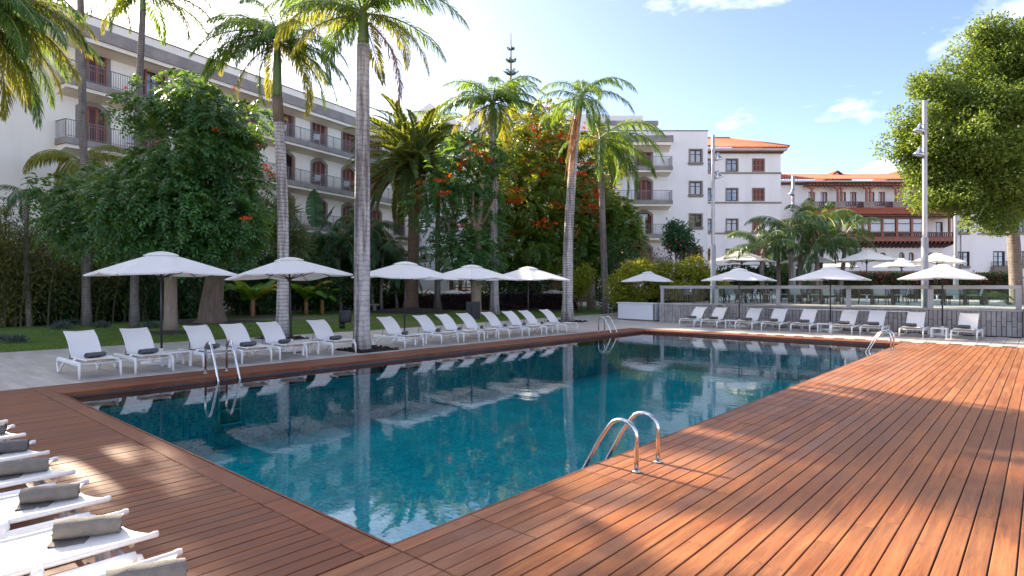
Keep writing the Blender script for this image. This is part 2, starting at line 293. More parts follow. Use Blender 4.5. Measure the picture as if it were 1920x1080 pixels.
# ------------------------------------------------------------------ mesh helpers
class MB:
    def __init__(s): s.v = []; s.f = []; s.m = []; s.sm = []
    def add(s, vs, fs, mi=0, smooth=False):
        o = len(s.v); s.v += [tuple(p) for p in vs]
        for f in fs: s.f.append(tuple(i + o for i in f)); s.m.append(mi); s.sm.append(smooth)
    def box(s, x0, x1, y0, y1, z0, z1, mi=0, mat=None):
        vs = [Vector(p) for p in ((x0, y0, z0), (x1, y0, z0), (x1, y1, z0), (x0, y1, z0), (x0, y0, z1), (x1, y0, z1), (x1, y1, z1), (x0, y1, z1))]
        if mat is not None: vs = [mat @ p for p in vs]
        s.add(vs, [(3, 2, 1, 0), (4, 5, 6, 7), (0, 1, 5, 4), (1, 2, 6, 5), (2, 3, 7, 6), (3, 0, 4, 7)], mi)
    def bbox(s, x0, x1, y0, y1, z0, z1, b=.004, mi=0):          # box with chamfered top edges
        vs = [(x0, y0, z0), (x1, y0, z0), (x1, y1, z0), (x0, y1, z0), (x0, y0, z1 - b), (x1, y0, z1 - b), (x1, y1, z1 - b), (x0, y1, z1 - b),
              (x0 + b, y0 + b, z1), (x1 - b, y0 + b, z1), (x1 - b, y1 - b, z1), (x0 + b, y1 - b, z1)]
        s.add(vs, [(3, 2, 1, 0), (0, 1, 5, 4), (1, 2, 6, 5), (2, 3, 7, 6), (3, 0, 4, 7), (4, 5, 9, 8), (5, 6, 10, 9), (6, 7, 11, 10), (7, 4, 8, 11), (8, 9, 10, 11)], mi)
    def tube(s, pts, rad, n=8, mi=0, caps=True, flat=1.0):
        pts = [Vector(p) for p in pts]; N = len(pts)
        rads = rad if isinstance(rad, (list, tuple)) else [rad] * N
        t0 = (pts[1] - pts[0]).normalized(); a = Vector((0, 0, 1)) if abs(t0.z) < .9 else Vector((1, 0, 0))
        u = t0.cross(a).normalized(); vs = []
        for i, p in enumerate(pts):
            t = (pts[min(i + 1, N - 1)] - pts[max(i - 1, 0)]).normalized()
            u = (u - t * u.dot(t)).normalized(); w = t.cross(u)
            for k in range(n):
                an = 2 * math.pi * k / n; vs.append(p + (u * math.cos(an) + w * math.sin(an) * flat) * rads[i])
        fs = [(i * n + k, i * n + (k + 1) % n, (i + 1) * n + (k + 1) % n, (i + 1) * n + k) for i in range(N - 1) for k in range(n)]
        s.add(vs, fs, mi, True)
        if caps:
            o = len(s.v) - N * n
            s.f.append(tuple(o + k for k in range(n))[::-1]); s.m.append(mi); s.sm.append(False)
            s.f.append(tuple(o + (N - 1) * n + k for k in range(n))); s.m.append(mi); s.sm.append(False)
    def lathe(s, prof, n=16, c=(0, 0, 0), mi=0, smooth=True):
        vs = []; N = len(prof)
        for r, z in prof:
            for k in range(n):
                a = 2 * math.pi * k / n; vs.append((c[0] + r * math.cos(a), c[1] + r * math.sin(a), c[2] + z))
        s.add(vs, [(i * n + k, i * n + (k + 1) % n, (i + 1) * n + (k + 1) % n, (i + 1) * n + k) for i in range(N - 1) for k in range(n)], mi, smooth)
    def prism(s, prof, x0, x1, mi=0):                           # profile of (y, z) swept along x
        N = len(prof); vs = [(x0, y, z) for y, z in prof] + [(x1, y, z) for y, z in prof]
        s.add(vs, [(i, (i + 1) % N, N + (i + 1) % N, N + i) for i in range(N)] + [tuple(range(N))[::-1], tuple(range(N, 2 * N))], mi)
    def poly(s, pts, z0, z1, mi=0):                             # outline of (x, y) given height
        N = len(pts); vs = [(x, y, z0) for x, y in pts] + [(x, y, z1) for x, y in pts]
        s.add(vs, [(i, (i + 1) % N, N + (i + 1) % N, N + i) for i in range(N)] + [tuple(range(N))[::-1], tuple(range(N, 2 * N))], mi)
    def grid(s, P, mi=0, smooth=True):
        a, b = len(P), len(P[0]); vs = [q for row in P for q in row]
        s.add(vs, [(i * b + j, (i + 1) * b + j, (i + 1) * b + j + 1, i * b + j + 1) for i in range(a - 1) for j in range(b - 1)], mi, smooth)
    def mesh(s, name, *mats):
        me = bpy.data.meshes.new(name); me.from_pydata(s.v, [], s.f)
        for q in mats: me.materials.append(MATS[q])
        me.polygons.foreach_set('material_index', s.m); me.polygons.foreach_set('use_smooth', s.sm); me.update(); return me
def np_mesh(name, V, Fc, mat, smooth=False):
    V = np.asarray(V, np.float32); Fc = np.asarray(Fc, np.int32); k = Fc.shape[1]
    me = bpy.data.meshes.new(name); me.vertices.add(len(V)); me.vertices.foreach_set('co', V.ravel())
    me.loops.add(Fc.size); me.loops.foreach_set('vertex_index', Fc.ravel())
    me.polygons.add(len(Fc)); me.polygons.foreach_set('loop_start', np.arange(0, Fc.size, k, dtype=np.int32))
    try: me.polygons.foreach_set('loop_total', np.full(len(Fc), k, np.int32))
    except Exception: pass
    if smooth: me.polygons.foreach_set('use_smooth', np.ones(len(Fc), bool))
    me.materials.append(MATS[mat]); me.update(calc_edges=True); me.validate(); return me
def ob(name, me, parent=None, loc=(0, 0, 0), rz=0, rot=None, scale=None):
    o = bpy.data.objects.new(name, me); COL.objects.link(o); o.parent = parent; o.location = loc
    o.rotation_euler = rot if rot else (0, 0, rz)
    if scale: o.scale = scale if isinstance(scale, tuple) else (scale,) * 3
    return o
def tag(o, label, cat, group=None, kind=None):
    o['label'] = label; o['category'] = cat
    if group: o['group'] = group
    if kind: o['kind'] = kind
    return o
def thing(name, label, cat, loc=(0, 0, 0), rz=0, group=None, rot=None, scale=None):
    return tag(ob(name, None, None, loc, rz, rot, scale), label, cat, group)
def struct(o): o['kind'] = 'structure'; return o
def stuff(o): o['kind'] = 'stuff'; return o
KIDS = {}
def dup(o, parent=None):
    c = o.copy(); COL.objects.link(c)
    if parent is not None: c.parent = parent
    for ch in [x for x in o.children]: dup(ch, c)
    return c
def place(o, loc, rz, label, group=None, scale=None):
    o.location = loc; o.rotation_euler = (0, 0, rz); o['label'] = label
    if group: o['group'] = group
    if scale: o.scale = (scale,) * 3
    return o

# ------------------------------------------------------------------ ground, lawn, paving
PX0, PX1, PY0, PY1 = -8.8, 0.0, 0.0, 19.25        # pool opening in pool coordinates
WZ, DEPTH = -.095, -1.45
mb = MB()
a, b, c, d = -9.95, 7.0, -8.0, 20.2
big = 1500
for x0, x1, y0, y1 in ((-big, a, -big, big), (b, big, -big, big), (a, b, -big, c), (a, b, d, big)):
    mb.add([(x0, y0, 0), (x1, y0, 0), (x1, y1, 0), (x0, y1, 0)], [(0, 1, 2, 3)])
struct(ob('ground', mb.mesh('ground', 'coarse_ground'), None, LP(0, 0, -.06), RZ))
mb = MB(); mb.poly([(-17.9, -12), (-17.3, 5), (-16.9, 12), (-17.6, 23), (-18.0, 31), (-18.4, 45), (-70, 45), (-70, -12)], -.05, -.012)
struct(ob('lawn', mb.mesh('lawn', 'lawn_grass'), None, LP(0, 0), RZ))
mb = MB(); mb.poly([(-9.87, -12), (-9.87, 20.07), (-5.6, 20.07), (-5.6, 25.1), (-11.0, 25.1), (-11, 40), (-18.2, 40), (-18.0, 31), (-17.6, 23), (-16.9, 12), (-17.3, 5), (-17.9, -12)], -.05, 0)
struct(ob('terrace_paving', mb.mesh('terrace_paving', 'paving'), None, LP(0, 0), RZ))
pav = struct(ob('pavement', None, None, LP(0, 0), RZ))
mb = MB(); mb.box(-5.6, 5.5, 20.07, 24.75, -.05, -.006); ob('joint_bed', mb.mesh('joint_bed', 'mulch'), pav)
mb = MB(); mb.bbox(.004, .316, .004, .636, -.05, 0, .004); pm = mb.mesh('paver', 'paver_stone')
npv = 0
for i in range(34):
    for j in range(8):
        y = 20.08 + j * .64 - (.32 if i % 2 else 0)
        if y < 20.0 or y + .64 > 24.8: continue
        ob('paver', pm, pav, (-5.59 + i * .32, y, rnd.uniform(-.0025, .0015)))
# path of reddish soil across the lawn
mb = MB()
pth = [gr(452, 592.5), gr(541, 597), gr(640, 600.5), gr(715, 604), gr(790, 606.5), gr(850, 604)]
L_, R_ = [], []
for i, p in enumerate(pth):
    t = (pth[min(i + 1, 5)] - pth[max(i - 1, 0)]).normalized(); nn = Vector((-t.y, t.x, 0)); L_.append(p + nn * 1.1); R_.append(p - nn * 1.1)
mb.grid([[q + Vector((0, 0, -.004)) for q in L_], [q + Vector((0, 0, -.004)) for q in R_]][::-1]); struct(ob('path', mb.mesh('path', 'soil_path')))

# ------------------------------------------------------------------ pool
mb = MB()
bx = [(PX0, PY0), (PX1, PY0), (PX1, PY1), (PX0, PY1)]
me = bpy.data.meshes.new('pool_basin')
V = [(x, y, -.34) for x, y in bx] + [(x, y, DEPTH) for x, y in bx]
me.from_pydata(V, [], [(0, 1, 5, 4), (1, 2, 6, 5), (2, 3, 7, 6), (3, 0, 4, 7), (4, 5, 6, 7)])
uv = me.uv_layers.new(name='UVMap')
for p in me.polygons:
    for li in p.loop_indices:
        q = Vector(V[me.loops[li].vertex_index]); nn = p.normal
        uv.data[li].uv = (q.x, q.y) if abs(nn.z) > .5 else ((q.x, q.z) if abs(nn.y) > .5 else (q.y, q.z))
me.materials.append(MATS['mosaic']); pbn = struct(ob('pool_basin', me, None, LP(0, 0), RZ))
mb = MB(); V2 = [(x, y, -.03) for x, y in bx] + [(x, y, -.34) for x, y in bx]; mb.add(V2, [(0, 1, 5, 4), (1, 2, 6, 5), (2, 3, 7, 6), (3, 0, 4, 7)]); ob('waterline_band', mb.mesh('waterline_band', 'band_tile'), pbn)
mb = MB(); mb.add([(PX0, PY0, 0), (PX1, PY0, 0), (PX1, PY1, 0), (PX0, PY1, 0)], [(0, 1, 2, 3)])
struct(ob('water', mb.mesh('water', 'water'), None, LP(0, 0, WZ), RZ))

# ------------------------------------------------------------------ timber decks: one plank, one part
def underlay(rects, name):
    mb = MB()
    for x0, x1, y0, y1 in rects: mb.box(x0, x1, y0, y1, -.10, -.045)
    return mb.mesh(name, 'black_plastic')  # solid black sheet below the boards, stands in for shade in the gaps
PLK = {}
def plank(w, L, mat, axis='y'):
    k = (round(w, 3), round(L, 2), mat)
    if k not in PLK:
        mb = MB(); mb.bbox(-w / 2, w / 2, 0, k[1], -.03, 0, .0035); PLK[k] = mb.mesh('plank', mat)
    return PLK[k]
PIT = .1325
deck = struct(ob('deck', underlay([(.012, 6.9, -6.2, 20.05)], 'gap_shade_sheet'), None, LP(0, 0), RZ))
n_pl = 0
for i in range(5):                                               # removable drain panels beside the water
    y = -1.5
    while y < 20.0:
        L = min(.75, 20.02 - y)
        if L < .1: break
        ob('plank', plank(PIT - .006, L - .005, 'deck_wood_worn' if rnd.random() < .85 else 'deck_wood'), deck, (.004 + PIT * (i + .5), y, rnd.uniform(-.0015, .001)), rz=0)
        n_pl += 1; y += .75
extra = MB()
for i in range(5, 52):
    y = -6.1 + rnd.choice([0, 1.1, 2.2]) - 2
    x = .004 + PIT * (i + .5)
    while y < 20.02:
        L = rnd.choice([3.0, 3.6, 4.2, 4.2, 4.8]); y0, y1 = max(y, -6.1), min(y + L, 20.02); y += L
        if y1 - y0 < .25: continue
        if i < 27 and y1 > -1.4:
            mt = 'deck_wood_worn' if (i < 11 and rnd.random() < .45) else 'deck_wood'
            L2 = math.floor((y1 - y0 - .004) * 20) / 20 if y1 < 20 else y1 - y0
            ob('plank', plank(PIT - .0095, y1 - y0 - .004, mt), deck, (x, y0, rnd.uniform(-.002, .0015))); n_pl += 1
        else:
            extra.bbox(x - PIT / 2 + .0065, x + PIT / 2 - .0065, y0, y1 - .004, -.03, 0, .0035)
for i in range(5): extra.bbox(.007 + PIT * i, .001 + PIT * (i + 1), -6.1, -1.505, -.03, 0, .0035)
scr = MB()
for i in range(0, 27):
    x = .004 + PIT * (i + .5)
    for j in range(22):
        y = -1.12 + .5 * j if i >= 5 else -1.12 + .375 * j
        for s_ in (-1, 1):
            q = (x + s_ * .038 + rnd.uniform(-.004, .004), y + rnd.uniform(-.008, .008)); a0 = rnd.uniform(0, 1)
            scr.add([(q[0] + .0042 * math.cos(a0 + math.tau * k / 6), q[1] + .0042 * math.sin(a0 + math.tau * k / 6), .0022) for k in range(6)], [tuple(range(6))])
stuff(ob('screw_heads', scr.mesh('screw_heads', 'dark_metal'), deck))
stuff(ob('planks_beyond', extra.mesh('planks_beyond', 'deck_wood'), deck))
deck2 = struct(ob('deck', underlay([(-9.85, 0, -6.2, -.012), (-9.85, -8.812, -.012, 20.05), (-8.812, 0, 19.262, 20.05)], 'gap_shade_sheet'), None, LP(0, 0), RZ))
x = -.003
for i in range(74):                                              # boards that end at the pool's near edge
    x0 = x - PIT; cut = rnd.uniform(-4.6, -2.4)
    ob('plank', plank(PIT - .007, -.215 - cut, 'deck_wood_dark'), deck2, (x0 + PIT / 2, cut, rnd.uniform(-.002, .001)))
    ob('plank', plank(PIT - .007, cut + 6.1 - .005, 'deck_wood_dark'), deck2, (x0 + PIT / 2, -6.1, rnd.uniform(-.002, .001)))
    x = x0
y = 0.
for i in range(7):                                               # border board across their ends
    L = 9.845 / 7; mb = MB(); mb.bbox(-L / 2 + .002, L / 2 - .002, -.098, .098, -.06, 0, .004)
    me = mb.mesh('plank', 'deck_wood_dark'); ob('plank', me, deck2, (-L * (i + .5), -.112, .001))
for i in range(7):                                               # coping along the loungers
    w = 1.04 / 7; y = -.01
    while y < 20.0:
        L = min(rnd.choice([2.4, 3.0, 3.6]), 20.03 - y); x = -9.845 + w * (i + .5)
        if L > .2: ob('plank', plank(w - .006, L - .004, 'deck_wood_dark'), deck2, (x, y, rnd.uniform(-.001, .001)))
        y += L
for i in range(5):                                               # coping at the far end
    w = .76 / 5; x = -8.80
    while x < -.02:
        L = min(rnd.choice([2.2, 2.9]), -.0 - x)
        if L > .2: ob('plank', plank(w - .006, L - .004, 'deck_wood_dark'), deck2, (x + L, 19.265 + w * (i + .5), 0), rz=R(90))
        x += L
for x0, x1, y0, y1, L, ax in ((PX0 - .0, PX0 + .022, 0, PY1, PY1, 'y'), (PX0 + .03, PX1 - .03, PY1 - .022, PY1, 8.8, 'x'), (-.022, 0, 0, PY1, PY1, 'y'), (PX0 + .03, -.03, 0, .022, 8.8, 'x')):
    k = 8 if ax == 'y' else 4
    for i in range(k):
        mb = MB()
        if ax == 'y': mb.box(x0, x1, y0 + (y1 - y0) * i / k + .002, y0 + (y1 - y0) * (i + 1) / k - .002, -.07, -.0025)
        else: mb.box(x0 + (x1 - x0) * i / k + .002, x0 + (x1 - x0) * (i + 1) / k - .002, y0, y1, -.07, -.0025)
        ob('fascia_board', mb.mesh('fascia_board', 'deck_wood_dark'), deck2)

# ------------------------------------------------------------------ buildings
def wall_front(mb, x0, x1, z0, z1, holes, y=0., depth=.22, mi=0):
    xs = sorted({x0, x1, *[h[0] for h in holes], *[h[1] for h in holes]}); zs = sorted({z0, z1, *[h[2] for h in holes], *[h[3] for h in holes]})
    xs = [q for q in xs if x0 <= q <= x1]; zs = [q for q in zs if z0 <= q <= z1]
    for i in range(len(xs) - 1):
        run = None
        for j in range(len(zs) - 1):
            cx, cz = (xs[i] + xs[i + 1]) / 2, (zs[j] + zs[j + 1]) / 2
            solid = not any(h[0] < cx < h[1] and h[2] < cz < h[3] for h in holes)
            if solid and run is None: run = zs[j]
            if (not solid or j == len(zs) - 2) and run is not None:
                zt = zs[j + 1] if solid else zs[j]
                mb.add([(xs[i], y, run), (xs[i + 1], y, run), (xs[i + 1], y, zt), (xs[i], y, zt)], [(0, 1, 2, 3)], mi); run = None
    for a, b, c, d in holes:
        e = y + depth
        mb.add([(a, y, c), (b, y, c), (b, y, d), (a, y, d), (a, e, c), (b, e, c), (b, e, d), (a, e, d)], [(0, 3, 7, 4), (1, 5, 6, 2), (0, 4, 5, 1), (3, 2, 6, 7)], mi)
def shell(mb, x0, x1, y0, y1, z0, z1, mi=0):                        # sides, back and top behind a front wall
    mb.add([(x0, y0, z0), (x0, y1, z0), (x0, y1, z1), (x0, y0, z1), (x1, y0, z0), (x1, y1, z0), (x1, y1, z1), (x1, y0, z1)],
           [(0, 3, 2, 1), (4, 5, 6, 7), (1, 2, 6, 5), (3, 7, 6, 2)], mi)
WM = {}
def wmesh(key, fn):
    if key not in WM: WM[key] = fn()
    return WM[key]
def shutter_leaf(w, h):
    def f():
        mb = MB(); s = .075
        mb.box(-w / 2, -w / 2 + s, -.03, .02, 0, h); mb.box(w / 2 - s, w / 2, -.03, .02, 0, h)
        for z in (0, h * .46, h - .09): mb.box(-w / 2 + s, w / 2 - s, -.025, .018, z, z + .09)
        mb.box(-w / 2 + s, w / 2 - s, .008, .016, .09, h - .09, 1)
        k = int(h / .17)
        for i in range(k):
            z = .12 + (h - .3) * i / k
            mb.add([(-w / 2 + s, -.012, z), (w / 2 - s, -.012, z), (w / 2 - s, .008, z + .12), (-w / 2 + s, .008, z + .12)], [(0, 1, 2, 3)], 1)
        return mb.mesh('shutter', 'brown_wood', 'louvre')
    return wmesh(('sh', round(w, 2), round(h, 2)), f)
def arch_surround():
    def f():
        mb = MB(); N = 10
        for sx in (-1, 1): mb.box(*sorted((sx * .75, sx * .95)), -.035, .14, 0, 1.95)
        fi = lambda x: 1.95 + .33 * (1 - (x / .75) ** 2); fo = lambda x: 2.12 + .45 * (1 - (x / .95) ** 2)
        xs = [-.95 + 1.9 * i / N for i in range(N + 1)]
        inn = [(max(-.75, min(.75, x)), -.035, fi(max(-.75, min(.75, x)))) for x in xs]; inn[0] = (-.95, -.035, 1.952); inn[-1] = (.95, -.035, 1.952)
        out = [(x, -.035, fo(x)) for x in xs]
        bk = lambda q: (q[0], .14, q[2])
        mb.grid([inn, out], smooth=False); mb.grid([[bk(q) for q in inn], inn], smooth=False); mb.grid([out, [bk(q) for q in out]], smooth=False)
        return mb.mesh('window', 'stone')
    return wmesh('arch', f)
def glazed_leaf(w, h, mat='window_glass'):
    def f():
        mb = MB(); s = .06
        mb.box(-w / 2, -w / 2 + s, -.025, .02, 0, h); mb.box(w / 2 - s, w / 2, -.025, .02, 0, h)
        for z in (0, h * .64, h - .07): mb.box(-w / 2 + s, w / 2 - s, -.022, .018, z, z + .06)
        return mb.mesh('frame', 'dark_wood')
    def g():
        mb = MB(); mb.box(-w / 2 + .05, w / 2 - .05, .002, .012, .05, h - .05); return mb.mesh('pane', mat)
    return wmesh(('gl', round(w, 2), round(h, 2)), f), wmesh(('gp', round(w, 2), round(h, 2), mat), g)
def arched_window(par, x, z, opened):
    w = ob('window', arch_surround(), par, (x, 0, z))
    if not opened:
        for k in (-1, 0, 1): ob('shutter', shutter_leaf(.485, 2.25), w, (k * .492, .12, .02))
    else:
        for k in (-1, 1):
            ob('shutter', shutter_leaf(.40, 2.2), w, (k * .60, .0, .02), rz=k * R(62))
            fr, pn = glazed_leaf(.56, 2.2, 'window_glass'); ob('frame', fr, w, (k * .285, .17, .02)); ob('pane', pn, w, (k * .285, .17, .02))
        if opened == 2:
            mb_key = wmesh('curtain', lambda: (lambda m: (m.box(-.16, .16, .10, .125, .04, 2.1), m.mesh('curtain', 'sling'))[1])(MB())); ob('curtain', mb_key, w)
    return w
def rect_window(par, x, z, w, h, closed=False, sill=True, sur=.16, mat='window_glass', y=0.):
    def f():
        mb = MB()
        for sx in (-1, 1): mb.box(*sorted((sx * w / 2, sx * (w / 2 + sur))), -.03, .10, 0, h)
        mb.box(-w / 2 - sur, w / 2 + sur, -.03, .10, h, h + sur * .85)
        if sill: mb.box(-w / 2 - sur - .07, w / 2 + sur + .07, -.11, .10, -.13, 0); mb.box(-w / 2 - sur, w / 2 + sur, -.06, .10, -.27, -.13)
        else: mb.box(-w / 2 - sur, w / 2 + sur, -.03, .10, -sur * .6, 0)
        return mb.mesh('window', 'stone')
    o = ob('window', wmesh(('rw', round(w, 2), round(h, 2), sill, round(sur, 2)), f), par, (x, y, z))
    if closed:
        for k in (-1, 0, 1): ob('shutter', shutter_leaf(w / 3 - .01, h - .03), o, (k * w / 3, .08, .015))
    else:
        fr, pn = glazed_leaf(w / 2 - .01, h - .02, mat)
        for k in (-1, 1): ob('frame', fr, o, (k * w / 4, .14, .01)); ob('pane', pn, o, (k * w / 4, .14, .01))
    return o
def railing(x0, x1, y, h=1.0, ends=(), pitch=.13, z=0.):
    mb = MB(); n = max(2, int((x1 - x0) / pitch))
    mb.box(x0, x1, y - .025, y + .025, z + h - .04, z + h); mb.box(x0, x1, y - .015, y + .015, z + .08, z + .11)
    for i in range(n + 1):
        x = x0 + (x1 - x0) * i / n; t = .02 if i % 9 == 0 else .009
        mb.box(x - t, x + t, y - t, y + t, z, z + h - .03)
    for ex, y1 in ends:
        mb.box(ex - .025, ex + .025, y + .025, y1, z + h - .04, z + h)
        k = int(abs(y1 - y) / pitch)
        for i in range(1, k + 1):
            yy = y + (y1 - y) * i / k - .02; mb.box(ex - .009, ex + .009, yy - .009, yy + .009, z, z + h - .03)
    return mb
def balcony(par, x0, x1, z, proj=1.15, ends=((0, 0),), h=1.0):
    mb = MB(); mb.prism([(-proj, 0), (-.002, 0), (-.002, -.36), (-proj, -.36)], x0, x1)
    b = ob('balcony', mb.mesh('balcony', 'concrete'), par, (0, 0, z))
    mb = MB(); mb.prism([(-proj + .10, -.362), (-.002, -.362), (-.002, -.80), (-proj + .32, -.56), (-proj + .10, -.56)], x0 + .1, x1 - .1); ob('soffit', mb.mesh('soffit', 'plaster'), b)
    mb = railing(x0 + .06, x1 - .06, -proj + .07, h, [(e, -.02) for e in ends]); ob('railing', mb.mesh('railing', 'rail_metal'), b)
    return b
def tile_roof(par, pts, name='roof', rib=.28, nu=None):
    """pts: eave left, eave right, ridge right, ridge left; rows of round tiles run from ridge to eave"""
    a, b, c, d = [Vector(p) for p in pts]; mb = MB(); n = nu or max(3, int((b - a).length / rib)); up = Vector((0, 0, 1))
    for i in range(n):
        t0, t1 = i / n, (i + 1) / n
        A0, A1, D0, D1 = a.lerp(b, t0), a.lerp(b, t1), d.lerp(c, t0), d.lerp(c, t1)
        rows = []
        for s, q in ((0, 0), (.12, .0), (.3, .07), (.5, .10), (.7, .07), (.88, 0), (1, 0)):
            rows.append((A0.lerp(A1, s) + up * (q + .02), D0.lerp(D1, s) + up * (q + .02)))
        mb.grid([[r[0], r[1]] for r in rows], smooth=True)
        e = [r[0] for r in rows]; base = [p - up * .09 for p in e]
        mb.grid([[x, y] for x, y in zip(base, e)], smooth=False)
    return ob(name, mb.mesh(name, 'roof_clay'), par)

# -- long wing on the left
FA = math.atan((1575 - 960) / F); fd = Vector((math.sin(FA), math.cos(FA), 0)); fn = Vector((math.cos(FA), -math.sin(FA), 0))
WO = Vector((-14.406, 45.22, 0)) * 1.09 - fn * 1.15; WR = R(90) - FA
wing = thing('hotel_wing', 'long cream hotel wing with balconies and arched shuttered doors behind the lawn on the left', 'building', WO, WR)
FLZ = [.05, 3.38, 6.71, 10.03, 13.36]; WX = [-16.46 + 3.49 * k for k in range(9)]; WE = 13.7
holes = [(x - .75, x + .75, z + .0, z + 2.27) for x in WX for z in FLZ]
mb = MB(); wall_front(mb, -42, WE, -.1, 16.6, holes); shell(mb, -42, WE, 0, 13, -.1, 16.6); ob('wall', mb.mesh('wall', 'plaster'), wing)
opened = {(4, 3): 1, (3, 3): 1, (2, 4): 1, (5, 3): 0, (8, 2): 1, (7, 2): 0, (8, 3): 1, (1, 4): 1, (5, 2): 1}
for k, x in enumerate(WX):
    for j, z in enumerate(FLZ): arched_window(wing, x, z, opened.get((k, j), 0))
for z in FLZ[1:]: balcony(wing, -18.45, WE - .1, z, 1.15, (-18.39,))
mb = MB(); mb.prism([(-1.15, 0), (-.002, 0), (-.002, -.72), (-1.15, -.72)], -18.5, WE); ob('cornice', mb.mesh('cornice', 'concrete'), wing, (0, 0, 16.62))
mb = MB(); mb.prism([(-1.04, 0), (-.002, 0), (-.002, -.5), (-.75, -.24), (-1.04, -.24)], -18.4, WE - .1); ob('soffit', mb.mesh('soffit', 'plaster'), wing, (0, 0, 15.898))
mb = MB(); mb.box(-42, WE, -.75, 13, 16.623, 17.25); mb.box(-42, WE + .03, -.80, 13.05, 17.25, 17.33, 1); ob('parapet', mb.mesh('parapet', 'plaster', 'stone'), wing)
# small white chairs and wire dividers on the balconies are things of their own (see furniture)

# -- middle block, mostly behind trees
YB = 61.6
def XB(px, Y=YB): return (px - 960) / F * Y
def ZB(py, Y=YB): return EYE + (HY - py) / F * Y
blk = thing('hotel_block', 'white hotel block with stepped flat roofs seen between the flowering trees in the middle', 'building', (0, YB, 0))
bw = [(XB(789), ZB(431), 1.0, 1.2), (XB(789), ZB(487), 1.0, 1.2), (XB(846), ZB(431), 1.0, 1.2), (XB(846), ZB(374), 1.0, 1.2), (XB(789), ZB(374), 1.0, 1.2), (XB(905), ZB(374), 1.0, 1.2), (XB(905), ZB(431), 1.0, 1.2),
      (XB(960), ZB(431), 1.0, 1.2), (XB(1020), ZB(431), 1.0, 1.2), (XB(1020), ZB(374), 1.0, 1.2), (XB(825), ZB(431), .5, 1.3), (XB(825), ZB(487), .5, 1.3)]
holes = [(x - w / 2, x + w / 2, z, z + h) for x, z, w, h in bw]
mb = MB(); wall_front(mb, -10.6, 9.3, -.1, 16.2, holes); shell(mb, -10.6, 9.3, 0, 14, -.1, 16.2); ob('wall', mb.mesh('wall', 'plaster_cool'), blk)
for x, z, w, h in bw: rect_window(blk, x, z, w, h)
mb = MB(); mb.box(-10.6, 9.3, -.5, .3, 16.2, 16.75); ob('cornice', mb.mesh('cornice', 'concrete'), blk)
mb = MB(); mb.box(XB(880), XB(1140), 1.0, 12, 16.75, ZB(209)); ob('roof_storey', mb.mesh('roof_storey', 'plaster_cool'), blk)
mb = MB(); mb.poly([(-11.5, 0), (XB(880), 0), (XB(880), 0.01), (-11.5, 0.01)], 0, .01)
gz = [(-10.5, 16.75), (XB(879), 16.75), (XB(879), 18.3), (XB(802), ZB(184)), (-10.5, 19.6)]
mb = MB(); vs = [(x, 1.5, z) for x, z in gz] + [(x, 12, z) for x, z in gz]; N = 5
mb.add(vs, [(i, (i + 1) % N, N + (i + 1) % N, N + i) for i in range(N)] + [tuple(range(N))[::-1], tuple(range(N, 2 * N))])
ob('roof_gable', mb.mesh('roof_gable', 'plaster_cool'), blk)
for i in range(2):
    mb = MB(); mb.lathe([(0, 0), (.22, 0), (.22, .9), (.3, .92), (.3, 1.05), (0, 1.05)], 8); ob('chimney', mb.mesh('chimney', 'lamp_metal'), blk, (XB(783 + i * 7), 4, 18.9 + .5))
# low extension with brown bay windows
YX = 55.5
ext = thing('restaurant_extension', 'low white extension with a roof terrace and wide brown timber bay windows behind the hedge', 'building', (0, YX, 0))
def XE(px): return (px - 960) / F * YX
def ZE(py): return EYE + (HY - py) / F * YX
bays = [(XE(842), XE(884)), (XE(895), XE(940)), (XE(952), XE(1000)), (XE(1012), XE(1062)), (XE(1075), XE(1120))]
mb = MB(); holes = [(a, b, .35, ZE(524)) for a, b in bays]; wall_front(mb, XE(832), XE(1135), -.1, ZE(497), holes, depth=.4); shell(mb, XE(832), XE(1135), 0, YB - YX - .02, -.1, ZE(497)); ob('wall', mb.mesh('wall', 'plaster_cool'), ext)
mb = MB(); mb.box(XE(828), XE(1139), -.35, .3, ZE(497), ZE(493)); mb.box(XE(830), XE(1137), -.12, 0, ZE(510), ZE(505), 0); ob('cornice', mb.mesh('cornice', 'concrete'), ext)
for a, b in bays:
    h = ZE(524) - .35
    mb = MB()
    for i in range(5): x = a + (b - a) * i / 4; mb.box(x - .05, x + .05, .1, .22, 0, h)
    for z in (0, h * .36, h * .62, h - .1): mb.box(a, b, .12, .2, z, z + .1)
    o = ob('window', mb.mesh('window', 'brown_wood'), ext, (0, 0, .35))
    for i in range(4):
        mb = MB(); mb.box(a + (b - a) * i / 4 + .05, a + (b - a) * (i + 1) / 4 - .05, .22, .24, .05, h - .05); ob('pane', mb.mesh('pane', 'window_glass'), o)
mb = railing(XE(834), XE(1133), -.2, 1.0); ob('railing', mb.mesh('railing', 'rail_metal'), ext, (0, 0, ZE(493)))

